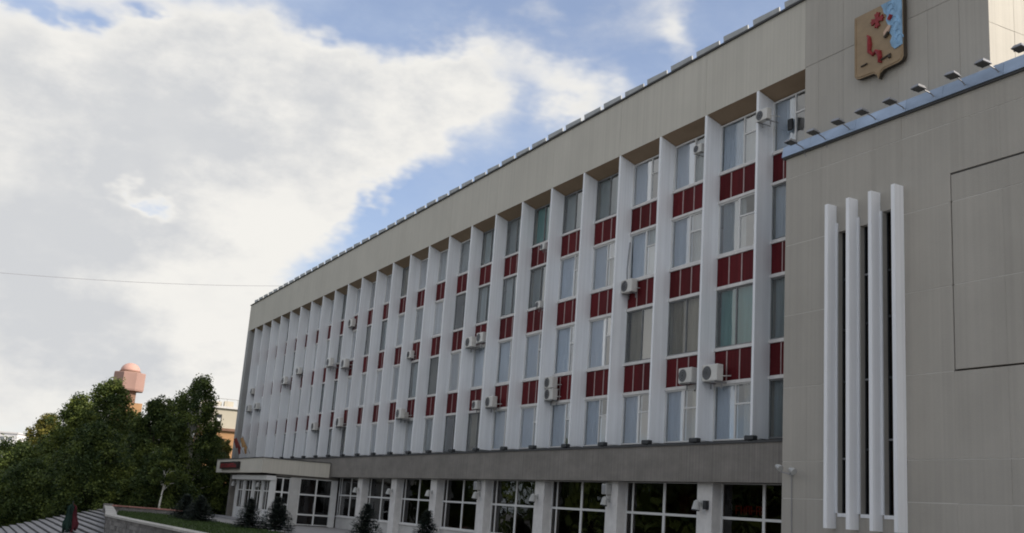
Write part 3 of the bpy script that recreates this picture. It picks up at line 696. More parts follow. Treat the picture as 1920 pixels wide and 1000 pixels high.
AC = [(1432,217,.74),(1312,280,.62),(1180,536,1),(1020,463,.55),(1012,572,.6),(1033,718,.95),(1033,740,.95),(1291,705,1.02),(1336,700,1.08),(883,642,1),(903,634,.95),(921,754,1),(893,760,.8),
      (751,776,1.05),(768,779,.8),(779,662,.8),(660,606,1),(619,680,1.1),(647,682,1.1),(590,800,1),(637,792,1.1),(561,696,.95),(534,714,1.1),(474,734,.9),(467,766,1),(482,762,1)]
ROW = ['lowest', 'middle', 'upper']
first = True; used = {}
for px_, py_, sc in AC:
    P = inv(.38, px_, py_)
    n = max(0, math.ceil((-P.x-.7)/3)); n = min(25, n)      # bay between fin n and fin n-1
    xa = -3*n+TF; left = (P.x - xa) < 1.4
    x = xa+.43*sc if left else max(P.x, xa+1.6)
    if not left: x = min(x, xa+BW-.45)
    if n == 0 and not left: x = 1.6
    z = P.z; yc = YG-.36
    if left:                                  # units by a fin stand off the wall on longer brackets
        v = rt*((px_-960)/FPX) + up*((500-py_)/FPX) + fwd; t_ = (x-CAM.x)/v.x; yc = min(.45, max(-.08, (CAM+v*t_).y)); z = (CAM+v*t_).z if -.3 < (CAM+v*t_).y < .45 else z
    zone = None
    for i, (a, b_) in enumerate(RED):
        if a-.35 < z < b_+.35: zone = f'the {ROW[i]} red row'
    if zone is None: zone = 'the top-floor window' if z > 10 else ('the bottom-floor window' if z < 2 else ('the third-floor window' if z > 7 else 'the second-floor window'))
    bay = 'bay next to the annex' if n == 0 else f'{ORD[n+1]} bay from the annex'
    zone = zone.replace('-floor', ' floor'); lab = f"{'small ' if sc < .7 else ''}white air conditioner, {zone}, {bay}"
    key = (n, zone)
    if key in used: lab = f"{'lower' if (px_, py_) == (1033, 740) else 'nearer'} of two air conditioners, {zone}, {bay}"
    used[key] = 1
    o = acs if first else copy_tree(acs); first = False
    o.location = (x, yc, z); o.scale = (sc, min(sc, 1), sc); o['label'] = lab
# a dark unit standing in the window next to the annex, and a drain hose
mb = MB(); mb.box(0, .22, .13, .2, 0, .40); 
o = tag(mb.build('window_fan', M['dark']), 'dark box-shaped ventilator fixed in the top window next to the annex', 'ventilator'); o.location = (.95, YG-.23, 10.75)
p0 = inv(.36, 1180, 536)
ho = MB(); ho.tube([(-8.86, YG-.1, 6.75), (-8.87, YG-.12, 7.4), (-8.86, YG-.08, 8.2), (-8.87, YG-.04, 8.6)], .03, 6)
tag(ho.build('drain_hose', M['steel']), 'thin grey hose rising from an air conditioner up the fourth fin', 'hose')

# uplights at the feet of the fins
ul = thing('uplight', 'x', 'uplight', (0, 0, 0), 'uplights at the feet of the white fins')
put('housing', bevel_box_mesh('housing', .46, .2, .15, .02, M['dark']), ul, (0, 0, .09)); put('lens', MB().box(-.19, .19, -.07, .07, .166, .172).mesh('lens', M['lampglass']), ul)
put('foot', MB().box(-.06, .06, -.04, .04, -.045, .014).mesh('foot', M['dark']), ul)
for n in range(25):
    o = ul if n == 0 else copy_tree(ul); o.location = (-3*n+.12+rng.uniform(-.1, .15), -.14, -.12)
    o['label'] = 'small dark uplight at the foot of the white fin nearest the annex' if n == 0 else f'small dark uplight at the foot of the {ORD[n+1]} fin from the annex'
# round lamps on the ground-floor piers
wl = thing('wall_lamp', 'x', 'wall lamp', (0, 0, 0), 'spot lamps on the ground-floor piers')
put('arm', MB().tube([(0, 0, .05), (0, -.16, .1), (0, -.22, .02)], .022, 6).mesh('arm', M['lampw']), wl)
hd = MB(); hd.tube([(0, -.2, .16), (0, -.22, .1), (0, -.25, -.06), (0, -.265, -.17)], [.05, .11, .13, .15], 14); put('shade', hd.mesh('shade', M['lampw'], smooth=False), wl)
put('lens', MB().tube([(0, -.266, -.171), (0, -.272, -.20)], .135, 14).mesh('lens', M['lampglass']), wl)
put('base_plate', MB().box(-.07, .07, -.025, 0, -.05, .16).mesh('base_plate', M['lampw']), wl)
for k in range(7):
    o = wl if k == 0 else copy_tree(wl); o.location = (PX[k]+.30, -.023, -2.28); o['label'] = 'pale spot lamp on the ground-floor pier nearest the annex' if k == 0 else f'pale spot lamp on the {ORD[k+1]} ground-floor pier from the annex'
sp0 = thing('loudspeaker', 'x', 'loudspeaker', (0, 0, 0), 'boxes under the ledge above pier lamps')
put('casing', bevel_box_mesh('casing', .34, .26, .42, .03, M['lampw']), sp0, (0, -.13, 0)); put('grille', MB().box(-.13, .13, -.268, -.262, -.16, .16).mesh('grille', M['steel']), sp0)
put('hanger', MB().box(-.02, .02, -.15, -.11, .211, .32).mesh('hanger', M['steel']), sp0)
for i, k in enumerate((1, 3)):
    o = sp0 if i == 0 else copy_tree(sp0); o.location = (PX[k]+.22, -.025, -1.82); o['label'] = f'pale grey box hung under the ledge at the {ORD[k+1]} pier from the annex'
for i, (x, y, lab) in enumerate(((-45.7, VY-.025, 'pale spot lamp on the front column at the vestibule corner'), (VX0+.2, VY-.025, 'pale spot lamp on the far end column of the vestibule'))):
    o = copy_tree(wl); o.location = (x, y, -2.35); o['label'] = lab; o['group'] = 'spot lamps on the vestibule columns'

# floodlights along the annex roof edge, turned to the wall behind
fl = thing('floodlight', 'x', 'floodlight', (0, 0, 0), 'floodlights on arms along the annex roof edge')
put('arm', MB().tube([(0, .06, -.12), (0, -.10, -.02), (0, -.45, .06)], .018, 6).mesh('arm', M['steel']), fl)
hb = MB(); hb.hexa([(-.16, -.72, .03), (.16, -.72, .03), (.16, -.40, .0), (-.16, -.40, .0), (-.11, -.66, .12), (.11, -.66, .12), (.11, -.44, .10), (-.11, -.44, .10)]); put('head', hb.mesh('head', M['steel']), fl)
put('lens', MB().hexa([(-.145, -.70, .012), (.145, -.70, .012), (.145, -.42, -.012), (-.145, -.42, -.012), (-.145, -.702, .026), (.145, -.702, .026), (.145, -.418, -.001), (-.145, -.418, -.001)]).mesh('lens', M['lampglass']), fl)
put('yoke', MB().box(-.175, -.161, -.58, -.54, .0, .10).mesh('yoke', M['steel']), fl)
put('strut', MB().tube([(0, .07, -.34), (.0, -.03, -.05)], .012, 5).mesh('strut', M['steel']), fl)
FX = [(1483,266),(1523,248),(1568,229),(1616,209),(1670,189),(1724,164),(1782,142),(1845,117),(1912,90)]
for k, (px_, py_) in enumerate(FX):
    P = inv(AY-.62, px_, py_); o = fl if k == 0 else copy_tree(fl)
    o.location = (P.x, AY-.06, P.z-.05); o.rotation_euler[2] = rng.uniform(-.12, .12)
    o['label'] = 'floodlight at the annex roof corner, in front of the end window' if k == 0 else f'grey floodlight on the annex roof edge, {ORD[k+1]} from the window-side corner'
P = inv(AY-.2, 1820, 125); o = copy_tree(fl); o.location = (P.x, AY+.02, P.z-.05); o.rotation_euler[2] = R(140); o['label'] = 'pale floodlight turned the other way, sunlit, below the building corner'
# twin lamp on the annex wall by the ledge
tl_ = thing('twin_wall_lamp', 'pale twin-headed lamp on a wire arm low on the annex wall', 'wall lamp', (2.95, AY-.012, -1.2))
put('base_plate', MB().box(-.08, .08, -.03, 0, -.1, .1).mesh('base_plate', M['lampw']), tl_)
put('arm', MB().tube([(-.25, -.30, .1), (-.2, -.28, -.02), (0, -.12, -.06), (.2, -.28, -.1), (.3, -.30, -.02)], .018, 6).mesh('arm', M['steel']), tl_)
for s, z in ((-.27, .12), (.33, .02)):
    h = MB(); h.tube([(s-.1, -.31, z+.04), (s+.02, -.31, z+.01), (s+.12, -.33, z-.05)], [.05, .085, .10], 10); put('head', h.mesh('head', M['lampw']), tl_)
mb = MB(); mb.tube([(0, -.02, -.1), (0.02, -.02, -2)], .012, 5); put('cable', mb.mesh('cable', M['steel']), tl_)
# junction box on the pier nearest the annex
sb = tag(MB().box(0, .16, -.14, 0, 0, .3).build('alarm_box', M['dark']), 'small dark box on the ground-floor pier beside the dark red curtain', 'alarm box'); sb.location = (PX[0]+.52, -.021, -2.42)

# ------------------------------------------------------------------ shield on the blank wall
sh = thing('shield_emblem', 'gold-brown shield with a red bow, red cross and blue cloud on the blank wall', 'emblem', (5.94, -.01, 12.0))
def shp(pts, y0, y1, name, mats, mi_side=None, parent=None):
    mb = MB(); mb.prism([(a-5.94, b_-12.0) for a, b_ in pts], (1, 0, 0), (0, 0, 1), (0, y0, 0), (0, y1-y0, 0), 0, mi_side)
    return mb.build(name, mats, parent or sh)
out = [(4.95, 13.17), (6.93, 13.17), (6.93, 11.16), (6.86, 11.06), (6.72, 11.02), (6.15, 11.0), (6.02, 10.92), (5.94, 10.76), (5.86, 10.92), (5.73, 11.0), (5.16, 11.02), (5.02, 11.06), (4.95, 11.16)]
shp(out, -.05, -.20, 'field', [M['gold'], M['shieldedge']], 1)
rim = [(5.94+(a-5.94)*.94, 12.05+(b_-12.05)*.94) for a, b_ in out]
for (a, b_), (c, d) in zip(rim, rim[1:]+rim[:1]):
    if b_ > 13 and d > 13: continue
    MB().tube([(a-5.94, -.205, b_-12), (c-5.94, -.205, d-12)], .018, 6).build('rim', M['gold'], sh)
cl = [(6.08, 13.16), (6.90, 13.16), (6.90, 11.55)]
r3 = random.Random(5)
edge = [(6.62, 11.50), (6.50, 11.62), (6.44, 11.80), (6.52, 11.95), (6.43, 12.10), (6.50, 12.28), (6.36, 12.40), (6.28, 12.58), (6.33, 12.72), (6.20, 12.85), (6.16, 13.02)]
shp(cl+edge, -.201, -.235, 'cloud', M['blue'])
for k in range(6):                             # raised curls of the cloud
    q = MB(); cx, cz = 6.48+.07*k, 12.9-.24*k+.05*(k % 2)
    q.tube([(cx-5.94+.13*math.cos(a), -.24, cz-12+.16*math.sin(a)) for a in [i*.5 for i in range(9)]], .016, 5); q.build('cloud_curl', M['blue'], sh)
def bar(p, q, r, name, mt, y=-.225):
    MB().tube([(p[0]-5.94, y, p[1]-12), (q[0]-5.94, y, q[1]-12)], r, 8).build(name, mt, sh)
cx, cz = 5.93, 12.72                            # cross with flared arms
pl = []
for k in range(4):
    a = k*math.pi/2
    for da_, rr in ((-.62, .10), (-.45, .25), (-.18, .22), (0, .28), (.18, .22), (.45, .25), (.62, .10)):
        pl.append((cx+rr*math.cos(a+da_), cz+rr*math.sin(a+da_)))
shp(pl, -.201, -.25, 'cross', M['emred'])
bow = [(5.52, 12.35), (5.60, 12.25), (5.62, 12.0), (5.60, 11.78), (5.74, 11.62), (5.86, 11.70), (6.0, 11.60), (6.04, 11.42), (6.0, 11.30), (6.10, 11.25)]
MB().tube([(a-5.94, -.23, b_-12) for a, b_ in bow], [.03, .06, .085, .07, .045, .06, .095, .08, .05, .025], 8).build('bow', M['emred'], sh)
bar((5.25, 11.40), (5.5, 11.42), .025, 'arrow_shaft', M['shieldedge']); bar((6.05, 11.33), (6.45, 11.40), .03, 'arrow_shaft', M['shieldedge']); bar((6.40, 11.38), (6.42, 11.28), .05, 'arrow_fletching', M['shieldedge'])
shp([(6.22, 12.18), (6.42, 12.36), (6.50, 12.30), (6.36, 12.06), (6.24, 12.02)], -.236, -.28, 'hand', M['skin'])
bar((6.42, 12.52), (6.52, 12.66), .07, 'sleeve', M['emred'], -.25); bar((6.24, 12.0), (6.40, 12.14), .05, 'cuff', M['shieldedge'], -.25)

# ------------------------------------------------------------------ flags on the far fins
for i, (x, z, ang, mts, lab) in enumerate(((-70.2, 2.9, -.5, ('flagred', 'flagw'), 'limp dark red flag on a leaning pole at the far end of the facade'), (-67.9, 2.9, -.45, ('flagor', 'flagw'), 'limp orange flag on a leaning pole beside the dark red flag'))):
    f_ = thing('flag', lab, 'flag', (x, -.05, z-2.4), 'flags on leaning poles at the far facade')
    tip = Vector((ang*1.2, -.7, 1.5)); put('pole', MB().tube([(0, 0, 0), tip], .022, 6).mesh('pole', M['steel']), f_)
    mb = MB(); prev = None
    for k in range(9):
        t = 1-.08*k; q = tip*t; dz = .75 + .18*math.sin(k*1.4); sw = .14*math.sin(k*1.9)
        cur = (tuple(q), (q.x+sw*.6+.08, q.y-.06+sw*.4, q.z-dz*.5), (q.x+.16-sw*.6, q.y+.06*sw, q.z-dz))
        if prev:
            mb.face((prev[0], cur[0], cur[1], prev[1]), 0); mb.face((prev[1], cur[1], cur[2], prev[2]), 0 if k % 2 else 1)
        prev = cur
    bm = bmesh.new(); me = mb.mesh('cloth', [M[mts[0]], M[mts[0]]]); bm.from_mesh(me); bmesh.ops.remove_doubles(bm, verts=bm.verts, dist=.001); bmesh.ops.solidify(bm, geom=list(bm.faces), thickness=.01); bm.to_mesh(me); bm.free(); put('cloth', me, f_)

# ------------------------------------------------------------------ steps, planter walls, lawn
st = thing('stone_staircase', 'wide pale concrete steps going down beside the stone planter wall', 'steps', (-56.4, -13.05, LOW))
NS = 20; rise = (GZ-LOW)/NS; tread = .46
for k in range(NS):
    z1 = GZ - rise*k - .012; y1 = -13.06 - tread*k; 
    mb = MB(); mb.hexa([(-57.0, y1-tread, LOW), (12, y1-tread, LOW), (12, y1, LOW), (-57.0, y1, LOW), (-57.0, y1-tread, z1-.05), (12, y1-tread, z1-.05), (12, y1, z1-.05), (-57.0, y1, z1-.05)], 0)
    o = mb.build('riser', M['riser'], st, (56.4, 13.05, -LOW))
    mb = MB(); mb.box(-57.05, 12, y1-tread-.05, y1-.06, z1-.048, z1); o = mb.build('tread', M['step'], st, (56.4, 13.05, -LOW))
# planter: stone courses with a pale cap, following the measured line
def stone_wall(nm, label, line, z0, z1, thick, caps, capmat, course=.17, length=.42):
    t = thing(nm, label, 'wall', (line[0][0], line[0][1], z0)); n_st = 0; rest = MB()
    L = Vector((line[0][0], line[0][1], 0)); cap_n = 0
    for (ax_, ay_), (bx_, by_) in zip(line[:-1], line[1:]):
        d = Vector((bx_-ax_, by_-ay_, 0)); ln = d.length; d.normalize(); nrm = Vector((-d.y, d.x, 0))
        A_ = Vector((ax_, ay_, 0))
        def slab(s0, s1, q0, q1, za, zb_):
            c = [A_+d*s0+nrm*q0, A_+d*s1+nrm*q0, A_+d*s1+nrm*q1, A_+d*s0+nrm*q1]
            return [(p.x-L.x, p.y-L.y, za-z0) for p in c] + [(p.x-L.x, p.y-L.y, zb_-z0) for p in c]
        z = z0; row = 0
        core = MB().hexa(slab(0, ln, -thick/2+.03, thick/2-.03, z0, z1-.01)); core.build('core', M['riser'], t)
        while z < z1-.05:
            s = -(row % 2)*length*.5
            while s < ln:
                a, b_ = max(s, 0)+.006, min(s+length*rng.uniform(.85, 1.15), ln)-.006
                if b_-a > .05:
                    pr = rng.uniform(0, .025); h = slab(a, b_, -thick/2-pr, thick/2+pr, z+.006, min(z+course, z1)-.006)
                    if n_st < 290: MB().hexa(h).build('stone', M['stone'], t); n_st += 1
                    else: rest.hexa(h)
                s += length
            z += course; row += 1
        s = 0
        while s < ln:
            b_ = min(s+caps, ln); MB().hexa(slab(s+.006, b_-.006, -thick/2-.08, thick/2+.08, z1+.002, z1+.09)).build('cap_stone', capmat, t); s += caps
    if rest.v:
        o = rest.build('stone', M['stone'], t); o['kind'] = 'stuff'
    return t
stone_wall('planter_wall', 'dark stone planter wall with broad pale cap in front of the lawn', [(-28.8, -16.0), (-24.5, -15.85), (-20.5, -15.6), (-16, -15.3), (-11.4, -15.05), (-6, -14.7)], LOW, -4.6, .42, 1.1, M['cap'], .2, .55)
stone_wall('side_wall', 'stone wall running back beside the wide steps', [(-51.8, -13.3), (-40, -14.65), (-29.05, -16.0)], LOW, -4.6, .4, 1.2, M['cap'], .25, .8)
stone_wall('back_wall', 'low stone wall with reddish cap behind the lawn and spruces', [(-51.5, -13.0), (-49.0, -9.1), (-48.6, -7.6)], GZ, -4.52, .35, .4, M['capred'], .12, .34)
mb = MB(); mb.box(-52.2, -51.6, -13.6, -13.0, LOW+.01, -4.38); o = tag(mb.build('wall_pillar', M['stone']), 'square stone pillar at the corner of planter wall and steps', 'pillar')
# lawn sheet and grass
mb = MB(); poly = [(-50.9, -12.7), (-40, -14.3), (-29.0, -15.7), (-20.5, -15.3), (-8, -14.5), (-8, -8.6), (-38, -8.6), (-48.0, -9.0)]
mb.prism(poly, (1, 0, 0), (0, 1, 0), (0, 0, GZ-.4), (0, 0, .45)); structure('lawn', mb, M['grass'])
mb = MB()
def inside(x, y):
    c = False; j = len(poly)-1
    for i in range(len(poly)):
        if (poly[i][1] > y) != (poly[j][1] > y) and x < (poly[j][0]-poly[i][0])*(y-poly[i][1])/(poly[j][1]-poly[i][1])+poly[i][0]: c = not c
        j = i
    return c
cnt = 0
while cnt < 16000:
    x, y = rng.uniform(-51, -8), rng.uniform(-15.7, -8.6)
    if not inside(x, y): continue
    a = rng.uniform(0, 6.28); h = rng.uniform(.05, .13); w = rng.uniform(.012, .03); lx, ly = rng.uniform(-.05, .05), rng.uniform(-.05, .05)
    mb.face([(x-w*math.cos(a), y-w*math.sin(a), GZ+.045), (x+w*math.cos(a), y+w*math.sin(a), GZ+.045), (x+lx, y+ly, GZ+.05+h)]); cnt += 1
o = mb.build('grass', M['blade']); o['kind'] = 'stuff'
# folded parasol at the steps
v = rt*((128-960)/FPX) + up*((500-1001)/FPX) + fwd; sl_ = rise/tread      # where it stands on the slope of the steps
t_ = (GZ + sl_*(CAM.y+13.05) - CAM.z)/(v.z - sl_*v.y); P = CAM + v*t_
pz = P.z + .78
um = thing('folded_parasol', 'closed parasol of dark green and dark red cloth beside the steps', 'parasol', (P.x, P.y, P.z))
H = .80
put('pole', MB().tube([(0, 0, 0), (0, 0, H+1.0)], .03, 8).mesh('pole', M['dark']), um)
for k in range(8):
    mb = MB(); a = math.pi*2*k/8; w = .40; k_sc = .85
    pts = []
    for z, r_, f_ in ((H+.85, .03, .0), (H+.55, .20, .07), (H+.1, .38, .13), (H-.3, .52, .18), (H-.5, .48, .17)):
        rr = r_*k_sc*(1.0+.07*((k*7) % 3-1)); pts.append((z, rr, f_))
    for (za, ra, fa), (zb_, rb, fb) in zip(pts[:-1], pts[1:]):
        for s in (-1, 1):
            a1 = a+s*math.pi/8
            mb.face([(ra*math.cos(a), ra*math.sin(a), za), ((ra-fa)*math.cos(a1), (ra-fa)*math.sin(a1), za), ((rb-fb)*math.cos(a1), (rb-fb)*math.sin(a1), zb_), (rb*math.cos(a), rb*math.sin(a), zb_)])
    me = mb.mesh('cloth_gore', M['para_r'] if k in (1, 2, 3) else M['para_g']); bm = bmesh.new(); bm.from_mesh(me); bmesh.ops.remove_doubles(bm, verts=bm.verts, dist=.001); bmesh.ops.solidify(bm, geom=list(bm.faces), thickness=.012); bm.to_mesh(me); bm.free(); put('cloth_gore', me, um)
put('base', MB().tube([(0, 0, 0.002), (0, 0, .12)], [.35, .3], 16).mesh('base', M['dark']), um)

# ------------------------------------------------------------------ trees
def leaf_quads(mb, c, rad, n, size, rg, droop=0.0, tint=None):
    t0 = rg.random() if tint is None else tint
    for _ in range(n):
        while True:
            q = Vector((rg.gauss(0, .5), rg.gauss(0, .5), rg.gauss(0, .5)))
            if q.length < 1.25: break
        p = Vector(c) + Vector((q.x*rad[0], q.y*rad[1], q.z*rad[2]))
        d = Vector((rg.gauss(0, 1), rg.gauss(0, 1), rg.gauss(0, .6)-droop)).normalized(); e = d.cross(Vector((rg.gauss(0, 1), rg.gauss(0, 1), rg.gauss(0, 1)))).normalized()
        s = size*rg.uniform(.6, 1.3); L = s*1.5
        mb.face([p-e*s*.1, p+d*L*.45-e*s*.5, p+d*L, p+d*L*.45+e*s*.5], 0, min(1, max(0, t0+rg.uniform(-.25, .25))))
def tree(name, label, base, height, width, profile, lm, bark, seed, clumps=150, leaves=60, size=.20, top_lean=(0, 0), crown_from=.12, droop=.3, group='trees beyond the steps'):
    rg = random.Random(seed); t = thing(name, label, 'tree', base, group)
    tr = MB(); pts = []; 
    for k in range(8):
        f = k/7; pts.append((top_lean[0]*f*f + rg.uniform(-.12, .12)*f*2, top_lean[1]*f*f + rg.uniform(-.12, .12)*f*2, height*.93*f))
    tr.tube(pts, [max(.025, .018*height*(1-.93*k/7)) for k in range(8)], 9)
    cr = MB()
    for i in range(clumps):
        f = crown_from + (1-crown_from)*((i+rg.random())/clumps)
        rad = width*.5*profile(f)
        a = i*2.399 + rg.uniform(-.5, .5); rr = rad*math.sqrt(rg.uniform(.12, 1.0))*rg.uniform(.75, 1.18)
        j = min(6, int(f/.93*7)); ax0 = Vector(pts[j])
        c = Vector((ax0.x+rr*math.cos(a), ax0.y+rr*math.sin(a), height*f*rg.uniform(.97, 1.03)))
        if i % 3 == 0 and f > .12:
            b0 = Vector((ax0.x, ax0.y, height*max(.06, f-.13))); mid = b0.lerp(c, .55) + Vector((0, 0, .04*height)); tr.tube([b0, mid, c], [.045*(1.15-f)+.012, .03*(1.15-f)+.01, .008], 5, caps=False)
        sz = rg.uniform(.6, 1.2)*(.42+.34*profile(f))*min(1.3, width/7)
        leaf_quads(cr, c, (sz*1.05, sz*1.05, sz*1.15), int(leaves*rg.uniform(.7, 1.3)*(.5+.6*profile(f))), size, rg, droop)
    tr.build('trunk', bark, t, smooth=True); o = put('crown', cr.mesh('crown', lm, tint=True), t)
    return t
def broad(f): return max(.25, (1-abs((f-.42)/.62)**2.4))
def cone(f): return max(.08, (1-f)**.7*1.05 if f > .25 else .75+f*.3)
def oval(f): return max(.16, (1-abs((f-.40)/.64)**1.9))
def at_px(px, depth, z):
    v = rt*((px-960)/FPX) + fwd; q = CAM + v*depth; return (q.x, q.y, z)
def top_z(px, py, depth): 
    v = rt*((px-960)/FPX) + up*((500-py)/FPX) + fwd; return (CAM + v*depth).z
def planted(name, label, px, py_top, depth, width, prof, lm, bark, seed, **k):
    z = k.pop('z', LOW); b_ = at_px(px, depth, z); h = top_z(px, py_top, depth)-z
    v = rt*((px-960)/FPX) + up*((500-930)/FPX) + fwd; q = CAM+v*depth      # roots sit under the middle of the visible crown
    return tree(name, label, (q.x, q.y, z), h, width, prof, lm, bark, seed, **k)
T = planted
T('birch_tree', 'tall narrow birch with pale trunk, right end of the tree group', 345, 705, 88, 5.4, broad, M['leaf_birch'], M['birch'], 11, clumps=253, leaves=131, size=0.122, crown_from=.2, droop=.7)
T('broad_tree', 'dark broad tree in front of the domed tower, beside the birch', 272, 750, 86, 5.4, broad, M['leaf_a'], M['bark'], 12, clumps=253, leaves=148, size=0.130)
T('broad_tree', 'tallest broad tree of the group, left of the domed tower', 178, 714, 100, 7.4, broad, M['leaf_b'], M['bark'], 13, clumps=343, leaves=148, size=0.144)
T('broad_tree', 'broad tree with ragged top between the tallest tree and the pale far tree', 124, 740, 96, 7.0, oval, M['leaf_b'], M['bark'], 14, clumps=297, leaves=131, size=0.137)
T('broad_tree', 'dark low tree in front of the tallest tree, foliage down to the steps', 165, 800, 80, 6.4, broad, M['leaf_a'], M['bark'], 15, clumps=253, leaves=148, size=0.122)
T('broad_tree', 'yellowish loose tree at the left end of the group before the white building', 70, 778, 108, 6.6, oval, M['leaf_c'], M['bark'], 16, clumps=253, leaves=113, size=0.144)
T('broad_tree', 'dark tree overhanging the lowest steps at the left frame edge', 60, 868, 82, 6.0, broad, M['leaf_a'], M['bark'], 17, clumps=223, leaves=140, size=0.122)
T('broad_tree', 'dull green tree cut by the left frame edge below the white building', 8, 832, 100, 9.5, broad, M['leaf_b'], M['bark'], 18, clumps=223, leaves=131, size=0.137)
T('broad_tree', 'dark tree below the white building, right of the tree cut by the frame edge', 34, 842, 92, 8.0, broad, M['leaf_a'], M['bark'], 27, clumps=221, leaves=130, size=.13)
T('broad_tree', 'dark green tree filling the notch between birch and the tree by the tower', 308, 750, 92, 5.6, broad, M['leaf_b'], M['bark'], 31, clumps=250, leaves=145, size=.13)
T('broad_tree', 'yellowish tree top rising under the domed tower', 226, 776, 112, 6.0, broad, M['leaf_c'], M['bark'], 19, clumps=253, leaves=131, size=0.144)
T('young_tree', 'slim green tree between the birch and the cream building', 382, 800, 100, 3.8, oval, M['leaf_birch'], M['bark'], 20, clumps=163, leaves=113, size=0.122)
T('young_tree', 'small yellowish tree before the orange brick wall, above the porch display', 412, 826, 112, 3.2, broad, M['leaf_c'], M['bark'], 21, clumps=133, leaves=105, size=0.130)
T('broad_tree', 'dark tree behind the porch, under the cream building', 405, 862, 96, 4.6, broad, M['leaf_a'], M['bark'], 22, clumps=163, leaves=140, size=0.130)
T('broad_tree', 'dark bushy tree directly behind the low back wall', 300, 850, 80, 5.2, broad, M['leaf_a'], M['bark'], 23, clumps=209, leaves=148, size=0.115)
T('broad_tree', 'bushy dark tree at the top of the steps behind the stone pillar', 222, 872, 80, 5.0, broad, M['leaf_b'], M['bark'], 24, clumps=193, leaves=140, size=0.115)
T('young_birch', 'thin young birch with white trunk standing among the dark trees', 302, 838, 77.5, 2.2, oval, M['leaf_birch'], M['birch'], 25, clumps=66, leaves=78, size=0.108, crown_from=.45, z=GZ)

def spruce(label, base, h, w, seed):
    rg = random.Random(seed); t = thing('young_spruce', label, 'spruce', base, 'young blue-grey spruces on the forecourt lawn')
    MB().tube([(0, 0, 0), (0, 0, h*.5), (0, 0, h*.97)], [.05, .032, .008], 7).build('trunk', M['bark'], t)
    mb = MB(); z = .10*h; k = 0
    while z < h*.97:
        f = z/h; rad = w*.5*(1-f)**.85+.04; nb = max(5, int(11*(1-f)+4))
        for j in range(nb):
            a = 2*math.pi*j/nb + k*.7 + rg.uniform(-.2, .2); L = rad*rg.uniform(.75, 1.15)
            nseg = max(2, int(L/.10))
            for s in range(nseg):
                g = (s+.6)/nseg; p = Vector((math.cos(a)*L*g, math.sin(a)*L*g, z - .22*L*g + .16*L*g*g))
                for q in range(9):
                    d = Vector((math.cos(a+rg.uniform(-1.1, 1.1)), math.sin(a+rg.uniform(-1.1, 1.1)), rg.uniform(-.35, .35))).normalized(); e = d.cross(Vector((0, 0, 1))).normalized()*.03; l_ = rg.uniform(.10, .22)
                    mb.face([p-e, p+d*l_-e*.4, p+d*l_+e*.4, p+e], 0, rg.random())
        z += max(.05, .10*(1-f)+.03); k += 1
    for q in range(10):
        p = Vector((0, 0, h*rg.uniform(.92, .99))); d = Vector((rg.uniform(-.4, .4), rg.uniform(-.4, .4), 1)).normalized(); e = d.cross(Vector((0, 1, .2))).normalized()*.02
        mb.face([p-e, p+d*.12-e*.3, p+d*.12+e*.3, p+e], 0, rg.random())
    put('branches', mb.mesh('branches', M['needle'], tint=True), t)
def on_z(px, py, z):
    v = rt*((px-960)/FPX) + up*((500-py)/FPX) + fwd; t = (z-CAM.z)/v.z; return CAM+v*t
def spr(label, px, pyt, depth, w, seed):
    v = rt*((px-960)/FPX) + up*((500-pyt)/FPX) + fwd; q = CAM+v*depth; spruce(label, (q.x, q.y, GZ), max(.8, q.z-GZ), w, seed)
spr('dark young spruce at the left end of the row by the low back wall', 352, 926, 66, 2.3, 1)
spr('bushy young spruce close beside the leftmost spruce', 378, 930, 62, 2.4, 2)
spr('young spruce in front of the white vestibule windows', 472, 934, 56, 2.0, 3)
spr('young spruce before the porch side door', 524, 930, 56, 2.2, 4)
spr('young spruce standing before the second glazed bay from the porch', 690, 942, 50, 1.9, 5)
spr('small spruce top under the third and fourth pier lamps', 803, 956, 46, 1.5, 6)

# unseen wood added across the street to darken reflections in the ground-floor glass
mb = MB(); rg = random.Random(99)
for i in range(150):
    x = rg.uniform(-170, 70); y = -62 + rg.uniform(-9, 9) - (0 if x > -60 else (x+60)*.12)
    hh = rg.uniform(8, 15)
    if x < -90 and y > -75: y -= 14
    for k in range(5): leaf_quads(mb, (x+rg.uniform(-2, 2), y+rg.uniform(-2, 2), LOW+hh*(.12+.2*k)), (3.2, 3.2, 2.4), 26, 1.3, rg)
o = put('unseen_woodland', mb.mesh('unseen_woodland', M['leaf_a'], tint=True)); o['kind'] = 'stuff'

# ------------------------------------------------------------------ tower and far buildings
def lathe_poly(mb, prof, n, rot=0, mi=0):
    base = len(mb.v)
    for r_, z in prof:
        for j in range(n): a = rot+2*math.pi*j/n; mb.v.append((r_*math.cos(a), r_*math.sin(a), z))
    for k in range(len(prof)-1):
        for j in range(n):
            j2 = (j+1) % n; mb.f.append((base+k*n+j, base+k*n+j2, base+(k+1)*n+j2, base+(k+1)*n+j)); mb.m.append(mi); mb.t.append(.5)
    mb.f.append(tuple(base+j for j in reversed(range(n)))); mb.m.append(mi); mb.t.append(.5)
    e = base+(len(prof)-1)*n; mb.f.append(tuple(e+j for j in range(n))); mb.m.append(mi); mb.t.append(.5)
    return mb
q = CAM + (rt*((241-960)/FPX) + up*((500-720)/FPX) + fwd)*150; zt = lambda py: top_z(241, py, 150)
tw = thing('domed_tower', 'pink observatory-like tower with octagonal head and small dome above the trees', 'tower', (q.x, q.y, LOW))
k_ = 150/FPX
lathe_poly(MB(), [(17*k_, 0), (17*k_, zt(733)-LOW)], 8, .3).build('shaft', M['towerbrown'], tw)
lathe_poly(MB(), [(29*k_, zt(734)-LOW), (30*k_, zt(731)-LOW), (30*k_, zt(700)-LOW), (29*k_, zt(699)-LOW)], 8, .3).build('head', M['tower'], tw)
